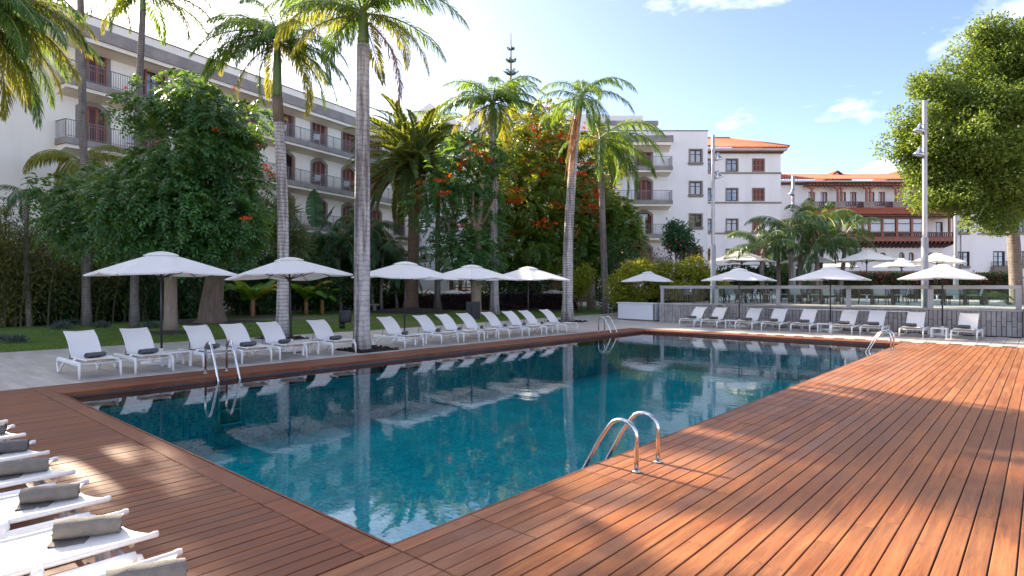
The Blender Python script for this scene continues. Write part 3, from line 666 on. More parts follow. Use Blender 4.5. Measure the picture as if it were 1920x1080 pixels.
# -- corner block with balconies
YC = 61.0
XC = lambda px: (px - 960) / F * YC
ZC = lambda py: EYE + (HY - py) / F * YC
cb = thing('corner_block', 'white corner block with stacked balconies and small stone framed windows, left of the red roofs', 'building', (0, YC, 0))
dz = [ZC(478) - .0, ZC(447) + .0, ZC(385), ZC(323)]
fl = [ZC(503), ZC(441), ZC(379), ZC(316.5)]
arch_x = [XC(1207), XC(1135)]
rw = [(XC(1304.5), ZC(py), 1.12, 1.28) for py in (305, 365, 426, 488)]
holes = [(x - .75, x + .75, z, z + 2.27) for x in arch_x for z in fl] + [(x - w / 2, x + w / 2, z, z + h) for x, z, w, h in rw]
mb = MB(); wall_front(mb, 9.3, XC(1327), -.1, ZC(246), holes); shell(mb, 9.3, XC(1327), 0, 14, -.1, ZC(246)); ob('wall', mb.mesh('wall', 'plaster_cool'), cb)
for k, x in enumerate(arch_x):
    for j, z in enumerate(fl): arched_window(cb, x, z, 2 if j == 1 and k == 0 else 0)
for x, z, w, h in rw: rect_window(cb, x, z, w, h, mat='curtain_glass' if z > ZC(400) else 'window_glass')
for z in fl: balcony(cb, 9.4, XC(1255), z, 1.4, (XC(1255) - .06,))
mb = MB(); mb.prism([(-1.4, 0), (-.002, 0), (-.002, -.62), (-1.4, -.62)], 9.4, XC(1256)); ob('canopy_slab', mb.mesh('canopy_slab', 'concrete'), cb, (0, 0, ZC(260)))
mb = MB(); mb.prism([(-1.28, 0), (-.002, 0), (-.002, -.75), (-.9, -.3), (-1.28, -.3)], 9.4, XC(1254)); ob('soffit', mb.mesh('soffit', 'plaster'), cb, (0, 0, ZC(260) - .625))
mb = MB(); mb.box(9.3, XC(1327) + .04, -.05, 14, ZC(246), ZC(244)); ob('coping', mb.mesh('coping', 'stone'), cb)
mb = MB(); mb.box(XC(1238), XC(1288), 2.0, 9, ZC(244), ZC(235)); ob('roof_step', mb.mesh('roof_step', 'plaster_cool'), cb)
mb = MB(); mb.box(9.6, XC(1238), 1.2, 10, ZC(244), ZC(229)); mb.box(9.6, XC(1239), 1.0, 10, ZC(229), ZC(221), 1); mb.box(9.8, XC(1214), 2, 10, ZC(221), ZC(206)); ob('roof_storey', mb.mesh('roof_storey', 'plaster_cool', 'concrete'), cb)

# -- block with the hipped red roof
YD = 64.0
XD = lambda px: (px - 960) / F * YD
ZD = lambda py: EYE + (HY - py) / F * YD
db = thing('red_roofed_block', 'white block under a hipped red clay roof with four window rows and string courses', 'building', (0, YD, 0))
cols = [(XD(1327), .8), (XD(1372.5), 1.12), (XD(1422), 1.12)]; rows = [321, 376, 433.5, 490]
wl_ = [(x, ZD(r), w, 1.25) for x, w in cols for r in rows]
holes = [(x - w / 2, x + w / 2, z, z + h) for x, z, w, h in wl_]
mb = MB(); wall_front(mb, 19.5, XD(1464), -.1, ZD(288), holes); shell(mb, 19.5, XD(1464), 0, 12, -.1, ZD(288)); ob('wall', mb.mesh('wall', 'plaster_cool'), db)
for i, (x, z, w, h) in enumerate(wl_): rect_window(db, x, z, w, h, closed=(i // 4 == 2), sill=(i % 4 == 2), sur=.13, mat='curtain_glass' if i == 6 else 'window_glass')
for r in (322.5, 378, 435.5):
    mb = MB(); mb.box(19.5, XD(1464) + .05, -.09, -.036, ZD(r) - .2, ZD(r) - .04); ob('string_course', mb.mesh('string_course', 'stone'), db)
mb = MB(); mb.box(19.5, XD(1464) + .2, -.25, 12.2, ZD(288), ZD(285), 1); mb.box(19.5, XD(1470), -.88, 12.5, ZD(285), ZD(280) - .07); ob('eaves', mb.mesh('eaves', 'eave_paint', 'dark_wood'), db)
ez = ZD(279.5); e0 = -.95; xr = XD(1472)
tile_roof(db, [(19.2, e0, ez), (xr, e0, ez), (25.1, 5.6, ez + 2.45), (19.2, 5.6, ez + 2.45)])
tile_roof(db, [(xr, e0, ez), (xr, 12.4, ez), (25.1, 5.7, ez + 2.45), (25.1, 5.6, ez + 2.45)])
mb = MB(); mb.tube([(xr, e0, ez + .1), (25.1, 5.6, ez + 2.55)], .13, 6); mb.tube([(19.3, 5.6, ez + 2.55), (25.1, 5.6, ez + 2.55)], .13, 6); ob('ridge_tiles', mb.mesh('ridge_tiles', 'roof_clay'), db)

# -- old building with the timber gallery
YG = 66.5
XG = lambda px, Y=YG: (px - 960) / F * Y
ZG = lambda py, Y=YG: EYE + (HY - py) / F * Y
gb = thing('gallery_building', 'old white building with red tile roofs and a long carved brown timber gallery', 'building', (0, YG, 0))
pair = [1580, 1600, 1633.5, 1653.5, 1688, 1708, 1743, 1763, 1522, 1545]
holes = [(XG(p) - .36, XG(p) + .36, ZG(387), ZG(360)) for p in pair]
arch = [1603, 1637.5, 1655.5, 1690.5, 1708.5, 1745, 1762.5]
holes += [(XG(p) - .34, XG(p) + .34, ZG(489), ZG(473)) for p in arch]
holes += [(XG(1755), XG(1768), ZG(443), ZG(416))]
mb = MB(); wall_front(mb, XD(1464) + .9, XG(1800), -.1, ZG(347), holes, depth=.3); shell(mb, XD(1464) + .9, XG(1800), 0, 9, -.1, ZG(347)); ob('wall', mb.mesh('wall', 'plaster_cool'), gb)
for p in pair:
    o = ob('window', wmesh('gw', lambda: (lambda m: (m.box(-.36, -.28, .08, .2, 0, 1.58), m.box(.28, .36, .08, .2, 0, 1.58), m.box(-.28, .28, .08, .2, 1.5, 1.58), m.box(-.28, .28, .08, .2, 0, .08), m.box(-.05, .05, .09, .18, .08, 1.5), m.mesh('window', 'brown_wood'))[-1])(MB())), gb, (XG(p), 0, ZG(387)))
    ob('pane', wmesh('gwp', lambda: (lambda m: (m.box(-.3, .3, .16, .18, .04, 1.54), m.mesh('pane', 'curtain_glass'))[-1])(MB())), o)
for p in arch:
    def fa():
        mb = MB(); N = 8; w = .34; h = ZG(473) - ZG(489)
        inn = [(-w * math.cos(math.pi * i / N), .01, h - w + w * math.sin(math.pi * i / N)) for i in range(N + 1)]
        top = [(-w + 2 * w * i / N, .01, h) for i in range(N + 1)]
        mb.grid([inn, top], smooth=False); mb.grid([[(q[0], .28, q[2]) for q in inn], inn], smooth=False)
        return mb.mesh('window', 'plaster_cool')
    o = ob('window', wmesh('ga', fa), gb, (XG(p), 0, ZG(489)))
    ob('frame', wmesh('gaf', lambda: (lambda m: (m.box(-.34, -.28, .2, .26, 0, .94), m.box(.28, .34, .2, .26, 0, .94), m.box(-.03, .03, .2, .26, 0, .94), m.box(-.28, .28, .2, .26, .5, .57), m.mesh('frame', 'brown_wood'))[-1])(MB())), o)
    ob('pane', wmesh('gap', lambda: (lambda m: (m.box(-.33, .33, .26, .28, 0, .94), m.mesh('pane', 'window_glass'))[-1])(MB())), o)
o = ob('door', wmesh('gd', lambda: (lambda m: (m.box(-.38, -.28, .05, .2, 0, 1.58), m.box(.28, .38, .05, .2, 0, 1.58), m.box(-.28, .28, .05, .2, 1.5, 1.58), m.mesh('door', 'dark_wood'))[-1])(MB())), gb, (XG(1761.5), 0, ZG(443)))
ob('pane', wmesh('gdp', lambda: (lambda m: (m.box(-.3, .3, .18, .2, .04, 1.54), m.mesh('pane', 'curtain_glass'))[-1])(MB())), o)
# upper eaves, pergola rafters, twin posts, balustrades
mb = MB(); mb.box(XD(1464) + .7, XG(1830), -.3, 9, ZG(347), ZG(343.5), 1); mb.box(XD(1464) + .7, XG(1830), -.92, 9, ZG(343.5), ZG(339.5) - .08); ob('eaves', mb.mesh('eaves', 'eave_paint', 'dark_wood'), gb)
tile_roof(gb, [(XD(1464) + .5, -1.0, ZG(339)), (XG(1832), -1.0, ZG(339)), (XG(1832), 3.6, ZG(339) + 1.35), (XD(1464) + .5, 3.6, ZG(339) + 1.35)])
for px in (1597, 1718):
    q = XG(px); zt = ZG(331)
    mb = MB(); mb.add([(q - 1.3, 3, zt), (q + 1.3, 3, zt), (q, 3, zt + 1.0), (q - 1.3, 7, zt), (q + 1.3, 7, zt), (q, 7, zt + 1.0)], [(0, 1, 2), (5, 4, 3), (0, 2, 5, 3), (1, 4, 5, 2)]); g = ob('dormer', mb.mesh('dormer', 'plaster_cool'), gb)
    for sx in (-1, 1):
        t = tile_roof(gb, [(q + sx * 2.0, 2.8, zt - .2), (q + sx * 2.0, 7, zt - .2), (q, 7, zt + 1.2), (q, 2.8, zt + 1.2)]); t.parent = g
mb = MB(); mb.box(XG(1505), XG(1800), -1.15, -1.0, ZG(353), ZG(351)); ob('pergola_beam', mb.mesh('pergola_beam', 'dark_wood'), gb)
rafter = wmesh('rafter', lambda: (lambda m: (m.box(-.07, .07, -1.5, -.01, 0, .14), m.mesh('rafter', 'brown_wood'))[-1])(MB()))
for i in range(44): ob('rafter', rafter, gb, (XG(1507) + i * .39, 0, ZG(351) + .003))
post = wmesh('post', lambda: (lambda m: (m.box(-.09, .09, -1.16, -.98, 0, ZG(353) - ZG(381)), m.box(-.3, .3, -1.17, -.97, ZG(353) - ZG(381) - .22, ZG(353) - ZG(381) - .003), m.mesh('post', 'brown_wood'))[-1])(MB()))
for p in (1513, 1561, 1568, 1614, 1621, 1668, 1675, 1724, 1731, 1780): ob('post', post, gb, (XG(p), 0, ZG(381)))
for p in (1513, 1564.5, 1617.5, 1671.5, 1727.5, 1782):
    mb = MB(); mb.box(-.6, .6, -1.25, -.01, 0, ZG(381) - ZG(394) - .003); ob('pedestal', mb.mesh('pedestal', 'stone'), gb, (XG(p), 0, ZG(394)))
def balus(x0, x1, h, y, name='balustrade', mat='dark_wood', pitch=.2):
    mb = MB(); mb.box(x0, x1, y - .06, y + .06, h - .1, h); mb.box(x0, x1, y - .06, y + .06, 0, .09); n = int((x1 - x0) / pitch)
    for i in range(n): x = x0 + (i + .5) * (x1 - x0) / n; mb.box(x - .045, x + .045, y - .045, y + .045, .09, h - .1)
    return mb.mesh(name, mat)
for p0, p1 in ((1519, 1559), (1572, 1611), (1625, 1665), (1679, 1721), (1735, 1776)):
    ob('balustrade', balus(XG(p0) + .2, XG(p1) - .2, .5, -1.05), gb, (0, 0, ZG(389)))
mb = MB(); mb.box(XG(1505), XG(1800), -1.1, -.01, ZG(394) - .5, ZG(394) - .003); ob('ledge', mb.mesh('ledge', 'plaster_cool'), gb)
# projecting gallery
YP = 64.9; gy = YP - YG
XP = lambda px: (px - 960) / F * YP
ZP = lambda py: EYE + (HY - py) / F * YP
gal = ob('gallery', None, gb, (0, gy, 0))
g0, g1 = XP(1512), XP(1790)
tile_roof(gal, [(g0 - .4, -.75, ZP(402)), (XP(1801), -.75, ZP(402)), (XP(1798), -gy - 1.2, ZP(393.5) + .25), (g0 - .4, -gy - 1.2, ZP(393.5) + .25)], 'gallery_roof')
mb = MB(); mb.box(g0, g1, -.45, -gy - .01, ZP(406), ZP(403)); mb.box(g0, g1, -.12, .12, ZP(409.5), ZP(406) - .003, 0); ob('gallery_beam', mb.mesh('gallery_beam', 'dark_wood'), gal)
for px in (1512, 1522, 1535, 1548, 1562, 1576, 1590, 1604, 1618, 1630, 1654, 1681, 1709, 1732, 1780, 1789):
    mb = MB(); t = .11 if px < 1740 else .08; mb.box(-t, t, -.11, .11, ZP(446), ZP(409.5) - .003); ob('gallery_post', mb.mesh('gallery_post', 'brown_wood'), gal, (XP(px), 0, 0))
for a, b in ((1523, 1534), (1536, 1547), (1549, 1561), (1563, 1575), (1577, 1589), (1591, 1603), (1605, 1617), (1619, 1629), (1632, 1652), (1656, 1678), (1684, 1706), (1711, 1730)):
    x0, x1 = XP(a), XP(b); mb = MB(); mb.box(x0, x1, -.05, .05, ZP(420), ZP(418.5)); mb.box(x0, x1, -.05, .05, ZP(436), ZP(434)); mb.box(x0, x1, -.05, .05, ZP(411), ZP(409.6))
    o = ob('gallery_window', mb.mesh('gallery_window', 'brown_wood'), gal)
    for u, v in ((436, 420), (418.5, 411)):
        mb = MB(); mb.box(x0, x1, .02, .04, ZP(u), ZP(v)); q = ob('pane', mb.mesh('pane', 'curtain_glass'), gal)
        q.name = 'gallery_pane'
ob('gallery_balustrade', balus(g0, g1, .55, -.06, 'gallery_balustrade', 'dark_wood', .2), gal, (0, 0, ZP(445)))
mb = MB(); mb.box(g0, g1, -.1, .1, ZP(452.5), ZP(445) - .003); mb.box(g0 - .03, g1 + .03, -.16, -.104, ZP(452.5), ZP(451)); mb.box(g0 - .03, g1 + .03, -.16, -.104, ZP(446.2), ZP(445) - .003)
for i in range(26): x = g0 + (i + .5) * (g1 - g0) / 26; mb.box(x - .2, x + .2, -.13, -.103, ZP(450.3), ZP(447.2))
ob('carved_panel', mb.mesh('carved_panel', 'brown_wood'), gal)
mb = MB(); mb.box(g0, g1, .1, -gy - .01, ZP(452.5), ZP(450.5)); ob('gallery_floor', mb.mesh('gallery_floor', 'dark_wood'), gal)
corb = wmesh('corbel', lambda: (lambda m: (m.prism([(-.05, 0), (-gy - .01, 0), (-gy - .01, -.62), (.25, -.34), (-.05, -.16)], -.09, .09), m.mesh('corbel', 'dark_wood'))[-1])(MB()))
for i in range(34): ob('corbel', corb, gal, (g0 + .1 + i * (g1 - g0 - .2) / 33, 0, ZP(452.5) - .002))
mb = MB(); mb.box(XG(1580), XG(1795), -.5, -.01, ZG(512), ZG(508)); ob('lower_cornice', mb.mesh('lower_cornice', 'stone'), gb)
cc = wmesh('bracket', lambda: (lambda m: (m.box(-.16, .16, -.4, -.01, -.5, -.003), m.mesh('bracket', 'stone'))[-1])(MB()))
for i in range(9): ob('bracket', cc, gb, (XG(1600) + i * .78, 0, ZG(512)))
# right-hand plain wing
rb = thing('white_annex', 'plain white annex wall with dark casement windows below the large tree on the right', 'building', (0, YG - .15, 0))
rwl = [(XG(1805), ZG(436), 1.15, 1.2), (XG(1871), ZG(436), 1.15, 1.2), (XG(1918), ZG(436), 1.15, 1.2), (XG(1805), ZG(499), 1.15, 1.55), (XG(1871), ZG(499), 1.15, 1.6), (XG(1918), ZG(499), 1.15, 1.6), (XG(1975), ZG(436), 1.15, 1.2), (XG(1975), ZG(499), 1.15, 1.6)]
holes = [(x - w / 2, x + w / 2, z, z + h) for x, z, w, h in rwl]
mb = MB(); wall_front(mb, XG(1801), XG(2100), -.1, ZG(347), holes, depth=.3); shell(mb, XG(1801), XG(2100), 0, 9, -.1, ZG(347)); ob('wall', mb.mesh('wall', 'plaster_cool'), rb)
for x, z, w, h in rwl: rect_window(rb, x, z, w, h, sur=.07)
mb = MB(); mb.box(XG(1830), XG(2100), -.14, -.115, ZG(440), ZG(437.5)); mb.box(XG(1830), XG(2100), -.14, -.115, ZG(522), ZG(519)); ob('string_course', mb.mesh('string_course', 'stone'), rb)
mb = MB(); mb.prism([(-.6, .0), (-.002, 0), (-.002, -.75), (-.35, -.5)], XG(1855), XG(1891)); o = ob('balconet', mb.mesh('balconet', 'stone'), rb, (0, 0, ZG(500)))
ob('railing', railing(XG(1857), XG(1889), -.52, .55, [(XG(1857), -.02), (XG(1889), -.02)]).mesh('railing', 'dark_metal'), o)
tile_roof(rb, [(XG(1820), -1.0, ZG(345)), (XG(2100), -1.0, ZG(345)), (XG(2100), 4, ZG(345) + 1.5), (XG(1820), 4, ZG(345) + 1.5)])

# sunlit house behind the photographer, seen only as warm reflections in the windows and the pool surround
oh = thing('ochre_house', 'warm ochre house standing behind the photographer, reflected in the hotel windows', 'building', (46, -22, 0), R(-128))
hs = [(x - .7, x + .7, z, z + 1.6) for x in (-12, -8, -4, 0, 4, 8, 12) for z in (1., 4.3, 7.6)]
MATS['ochre'] = plain('ochre', (.62, .36, .14), .85, c2=(.52, .30, .11), scale=.4)
mb = MB(); wall_front(mb, -15, 15, -.1, 10.5, hs); shell(mb, -15, 15, 0, 10, -.1, 10.5); ob('wall', mb.mesh('wall', 'ochre'), oh)
for h in hs: rect_window(oh, (h[0] + h[1]) / 2, h[2], 1.4, 1.6, closed=(h[0] < -2))
tile_roof(oh, [(-15.6, -.8, 10.5), (15.6, -.8, 10.5), (15.6, 5, 13), (-15.6, 5, 13)])

# ------------------------------------------------------------------ retaining wall, raised terrace
def ray(px, ly):                                                   # where a photo column meets the line y = ly of the pool frame
    dv = Vector(((px - 960) / F, 1, 0)); t = (PO.dot(AU) + ly) / dv.dot(AU); q = dv * t - PO
    return q.dot(AR), dv.y * t
TZ = .94
rw_ = thing('retaining_wall', 'low wall clad in upright grey stone tiles behind the far row of loungers', 'wall', LP(0, 24.78), RZ)
mb = MB(); mb.box(-11.0, 2.75, .03, .35, 0, TZ - .06); ob('core', mb.mesh('core', 'mulch'), rw_)
mb = MB(); mb.box(-11.02, 2.78, -.03, .6, TZ - .057, TZ); ob('coping', mb.mesh('coping', 'paving'), rw_)
tm = {}
x = -11.0; i = 0
while x < 2.72:
    w = .142
    hs = [.34 + (.0 if i % 2 else .19)]; segs = [(0.004, hs[0]), (hs[0] + .008, TZ - .062)]
    for z0, z1 in segs:
        k = (round(z1 - z0, 3))
        if k not in tm:
            mb = MB(); h = z1 - z0; b = .006
            mb.add([(0, .03, 0), (w - .01, .03, 0), (w - .01, .03, h), (0, .03, h), (b, 0, b), (w - .01 - b, 0, b), (w - .01 - b, 0, h - b), (b, 0, h - b)], [(4, 5, 6, 7), (0, 1, 5, 4), (1, 2, 6, 5), (2, 3, 7, 6), (3, 0, 4, 7)]); tm[k] = mb.mesh('tile', 'wall_tile')
        ob('tile', tm[k], rw_, (x, rnd.uniform(-.006, .004), z0))
    x += w; i += 1
mb = MB(); mb.box(2.79, 3.6, -.12, .7, 0, 1.0); pe = thing('terrace_pillar', 'thick rendered end pillar where the grey tiled wall stops at the right', 'pillar', LP(0, 24.78), RZ)
ob('base', mb.mesh('base', 'stone'), pe); mb = MB(); mb.box(2.82, 3.57, -.09, .67, 1.003, 1.98); ob('shaft', mb.mesh('shaft', 'concrete'), pe)
mb = MB(); mb.poly([(-11.0, 25.36), (3.6, 25.36), (10, 25.36), (10, 33), (1.6, 33), (1.6, 46), (-11.0, 46)], .02, TZ - .003); struct(ob('raised_terrace', mb.mesh('raised_terrace', 'joint_paving'), None, LP(0, 0), RZ))
bal = thing('glass_balustrade', 'grey metal balustrade with clear glass panels along the raised terrace edge', 'railing', LP(0, 25.05), RZ)
pxs = [1242, 1344, 1459, 1591, 1745, 1910]; ps = [ray(p, 25.05)[0] for p in pxs]
for p in ps: mb = MB(); mb.box(p - .085, p + .085, -.035, .035, TZ, 1.665); ob('post', mb.mesh('post', 'rail_grey'), bal)
for i in range(5):
    a, b = ps[i] + .089, ps[i + 1] - .089
    mb = MB(); mb.box(a - .17, b + .17, -.05, .05, 1.668, 1.80); ob('top_rail', mb.mesh('top_rail', 'rail_grey'), bal)
    k = 2
    for j in range(k):
        mb = MB(); mb.box(a + (b - a) * j / k + .01, a + (b - a) * (j + 1) / k - .01, -.006, .006, TZ + .05, 1.66); ob('glass_panel', mb.mesh('glass_panel', 'clear_glass'), bal)
mb = MB(); a, b = ray(1440, 24.7)[0], ray(1706, 24.7)[0]
mb.tube([(a, 0, .80), (b, 0, .80)], .022, 8)
for i in range(5): x = a + .2 + (b - a - .4) * i / 4; mb.tube([(x, 0, .8), (x, .09, .8)], .012, 6)
tag(ob('wall_pipe', mb.mesh('wall_pipe', 'white_metal'), None, LP(0, 24.69), RZ), 'thin white pipe running along the top of the grey tiled wall', 'pipe')
hr = thing('hose_reel', 'round garden hose coil hung on the grey tiled wall', 'hose reel', LP(ray(1350, 24.6)[0], 24.66, .62), RZ)
mb = MB()
for k in range(4): mb.tube([(.30 * math.cos(t) * (1 - k * .05), -.02 - .0 * k + .012 * math.sin(5 * t), .30 * math.sin(t) * (1 - k * .05) + .06) for t in [i * math.tau / 24 for i in range(25)]], .022, 6)
ob('hose', mb.mesh('hose', 'lamp_metal'), hr); mb = MB(); mb.lathe([(0, 0), (.12, .01), (.12, .05), (0, .06)], 10); ob('hub', mb.mesh('hub', 'hose_red'), hr, (0, .02, .06), rot=(R(90), 0, 0))
mb = MB(); mb.box(-.03, .03, -.02, .1, .03, .09); ob('bracket', mb.mesh('bracket', 'steel'), hr)

# ------------------------------------------------------------------ sun loungers
def make_lounger():
    t = thing('sun_lounger', '', 'sun lounger')
    mb = MB()
    for s in (-1, 1):
        y = s * .335; mb.tube([(-1.46, y, .285), (-1.2, y, .292), (-.6, y, .287), (-.1, y, .29), (-.02, y, .288)], .034, 8)
    for s in (-1, 1): mb.bbox(-1.42, -.04, s * .335 - .038, s * .335 + .038, .25, .30, .008)
    for x in (-.05, -.72, -1.40): mb.tube([(x, -.335, .272), (x, .335, .272)], .018, 6)
    ob('frame', mb.mesh('frame', 'white_metal'), t)
    for s in (-1, 1):
        mb = MB(); mb.tube([(-.06, s * .335, .289), (-.005, s * .337, .275), (.015, s * .340, .22), (.03, s * .345, 0)], [.027, .028, .026, .021], 7); ob('leg', mb.mesh('leg', 'white_metal'), t)
        mb = MB(); mb.tube([(-1.45, s * .335, .285), (-1.515, s * .337, .25), (-1.51, s * .34, .13), (-1.45, s * .343, .03), (-1.385, s * .343, .018), (-1.32, s * .34, .06), (-1.18, s * .337, .17), (-1.0, s * .334, .245), (-.84, s * .332, .275)], [.026, .026, .024, .022, .022, .023, .025, .025, .022], 7); ob('leg', mb.mesh('leg', 'white_metal'), t)
    # seat sling with hollowed foot edge
    nx, ny = 14, 9; P = []
    for i in range(nx + 1):
        row = []
        for j in range(ny + 1):
            v = -1 + 2 * j / ny; xe = .10 - .085 * (1 - v * v); x = -.86 + (xe + .86) * i / nx
            z = .357 - .022 * (1 - v * v) * math.sin(math.pi * min(1, (i + 1) / (nx + 1))); row.append((x, v * .252, z))
        P.append(row)
    mb = MB(); mb.grid(P); Q = [[(p[0], p[1], p[2] - .008) for p in r] for r in P]; mb.grid(Q[::-1]); mb.grid([P[-1], Q[-1]]); mb.grid([Q[0], P[0]])
    ob('seat', mb.mesh('seat', 'sling'), t)
    for s in (-1, 1):
        mb = MB(); mb.tube([(-.86, s * .256, .350), (-.3, s * .256, .350), (.075, s * .256, .352), (.10, s * .257, .354), (.118, s * .257, .353)], [.017, .017, .017, .020, .017], 8); rl = ob('seat_rail', mb.mesh('seat_rail', 'sling'), t)
        mb = MB(); mb.tube([(-.43, s * .262, .35), (-.435, s * .30, .335), (-.45, s * .333, .295)], [.026, .030, .026], 6); ob('bracket', mb.mesh('bracket', 'white_metal'), rl)
        mb = MB(); mb.tube([(-.43, s * .272, .362), (-.43, s * .272, .370)], .008, 8); ob('bolt', mb.mesh('bolt', 'steel'), rl)
    mb = MB(); mb.tube([(-.01, -.25, .325), (-.01, .25, .325)], .014, 6); mb.box(-.02, .0, -.24, .24, .318, .338); ob('foot_bar', mb.mesh('foot_bar', 'cream_trim'), t)
    P = []
    for i in range(11):
        u = i / 10; x = -.845 - .50 * u - .075 * u * u; z = .352 + .50 * u + .055 * math.sin(math.pi * u) - .02 * u ** 3
        P.append([(x, -.256 + .512 * j / 7, z - .018 * (1 - (-1 + 2 * j / 7) ** 2)) for j in range(8)])
    mb = MB(); mb.grid(P[::-1]); Q = [[(p[0] - .006, p[1], p[2] - .006) for p in r] for r in P]; mb.grid(Q); mb.grid([P[-1], Q[-1]]); 
    for j in (0, 7): mb.tube([P[i][j] for i in range(11)], .015, 6)
    mb.tube([P[10][j] for j in range(8)], .014, 6)
    ob('backrest', mb.mesh('backrest', 'sling'), t)
    mb = MB()
    for s in (-1, 1): mb.tube([(-1.12, s * .2, .60), (-1.22, s * .2, .29)], .009, 6)
    mb.tube([(-1.22, -.2, .29), (-1.22, .2, .29)], .009, 6); ob('back_strut', mb.mesh('back_strut', 'rail_metal'), t)
    return t
def towel_mesh(mat, L=.42, r1=.066, seed=0):
    q = random.Random(seed); mb = MB(); N = 52; turns = 3.1; sp = []
    for i in range(N + 1):
        u = i / N; a = -math.pi / 2 + turns * math.tau * (u - 1); r = .013 + (r1 - .013) * u
        sp.append((r * math.cos(a) * 1.08, r * math.sin(a) * .95))
    sp += [(.03, -.064), (.075, -.0655), (.11 + q.uniform(0, .02), -.066)]
    rows = []
    for j in range(9):
        y = -L / 2 + L * j / 8; w = 1 + .05 * math.sin(j * 1.9 + seed) - (.06 if j in (0, 8) else 0); row_o, row_i = [], []
        n = len(sp)
        for i, (x, z) in enumerate(sp):
            tx = sp[min(i + 1, n - 1)][0] - sp[max(i - 1, 0)][0]; tz = sp[min(i + 1, n - 1)][1] - sp[max(i - 1, 0)][1]; l = math.hypot(tx, tz) or 1
            nx_, nz_ = tz / l * .0058, -tx / l * .0058; e = q.uniform(-.003, .003)
            yy = y + (q.uniform(-.006, .006) + .012 * math.sin(i * .35)) * (1 if j in (0, 8) else 0)
            row_o.append((x * w + nx_ + e, yy, z * w + nz_ + e + .066)); row_i.append((x * w - nx_, yy, z * w - nz_ + .066))
        rows.append((row_o, row_i))
    mb.grid([r[0] for r in rows]); mb.grid([r[1] for r in rows][::-1]); mb.grid([rows[0][1], rows[0][0]]); mb.grid([rows[-1][0], rows[-1][1]])
    return mb.mesh('towel', mat)
TOW = [towel_mesh('towel', .40, .062, 1), towel_mesh('towel', .42, .066, 2)]
TOWD = [towel_mesh('towel', .35, .064, 5), towel_mesh('towel', .36, .066, 6)]
TOWL = [towel_mesh('towel_light', .35, .064, 3), towel_mesh('towel_light', .36, .067, 4)]
lo0 = make_lounger(); used = [False]
def lounger(loc, rz, label, group):
    o = lo0 if not used[0] else dup(lo0); used[0] = True
    return place(o, loc, rz, label, group)
def towel(me, lo_loc, lo_rz, dx, dy, z, ang, label, group, sc=1.0):
    q = Vector((dx, dy, z)); q.rotate(Matrix.Rotation(lo_rz, 3, 'Z'))
    return tag(ob('towel', me, None, lo_loc + q, lo_rz + ang, None, sc), label, 'towel', group)
LX = -10.36
left = [(.62, 'at the open near end of the lawn row'), (1.56, 'just before the first umbrella pole'), (2.86, 'just past the first umbrella, behind the ladder rail'),
        (3.70, 'fourth from the near end of the lawn row'), (4.62, 'just before the tilted second umbrella'), (6.02, 'standing alone just before the thick stained palm trunk'),
        (8.33, 'just beyond the thick stained palm trunk'), (9.72, 'just past the third umbrella pole by the lawn'), (10.66, 'second past the third umbrella pole by the lawn'),
        (11.60, 'just before the fourth umbrella pole by the lawn'), (12.85, 'just past the fourth umbrella pole by the lawn'), (13.88, 'second past the fourth umbrella pole by the lawn'),
        (14.86, 'just before the fifth umbrella pole by the lawn'), (16.1, 'at the far end, beside the leaning palm trunk')]
for i, (ly, d) in enumerate(left):
    o = lounger(LP(LX + rnd.uniform(-.03, .03), ly + .335), RZ + R(rnd.uniform(-2, 2)), 'white lounger ' + d, 'white loungers in the row by the lawn')
    if i == 0: pass
    towel(TOW[i % 2], Vector(o.location), o.rotation_euler.z, -.53 + rnd.uniform(-.05, .04), rnd.uniform(-.0, .08), .338, R([14, 20, 24, 10, 26, 18][i] if i < 6 else rnd.uniform(34, 44)), 'rolled grey towel on the lounger ' + d, 'grey towels in the row by the lawn', .86)
far = [(-8.35, 'nearest the white bar counter'), (-7.35, 'before the coiled hose on the grey wall'), (-5.88, 'right of the first pole before the grey wall'), (-4.83, 'second right of the first pole before the grey wall'),
       (-3.72, 'left of the second pole before the grey wall'), (-2.28, 'right of the second pole before the grey wall'), (-1.33, 'behind the ladder at the far right corner'), (-.11, 'left of the rightmost table before the grey wall'), (1.35, 'at the right end before the grey wall')]
for i, (lx, d) in enumerate(far):
    o = lounger(LP(lx, 22.22 + rnd.uniform(-.04, .04)), RZ - R(90) + R(rnd.uniform(-2, 2)), 'white lounger ' + d, 'white loungers before the grey wall')
    towel(TOW[(i + 1) % 2], Vector(o.location), o.rotation_euler.z, -.62, -.09 + rnd.uniform(-.04, .04), .338, R(rnd.uniform(-5, 5)), 'rolled dark towel on the lounger ' + d, 'dark towels before the grey wall')
fg = [(.155, 'first of the front row, cut by the bottom edge'), (-.705, 'second of the front row from the bottom edge'), (-1.57, 'third of the front row from the bottom edge'), (-2.44, 'fourth of the front row from the bottom edge'),
      (-3.24, 'fifth of the front row, along the left edge'), (-4.16, 'sixth of the front row, along the left edge'), (-5.02, 'last of the front row, along the left edge')]
for i, (lx, d) in enumerate(fg):
    o = lounger(LP(lx, -1.40), RZ + R(90), 'white lounger ' + d, 'white loungers in the front row on the timber deck')
    dy = [.0, .02, -.01, .0, .02, 0, 0][i]; dx = [-.13, -.15, -.16, -.16, -.13, -.15, -.15][i]
    towel(TOWL[i % 2] if i < 4 else TOWD[i % 2], Vector(o.location), o.rotation_euler.z, dx, dy, .338, R(270 - [24, 30, 27, 22, 29, 26, 28][i]), 'rolled grey towel on the lounger ' + d, 'towels on the front row of loungers', .9)

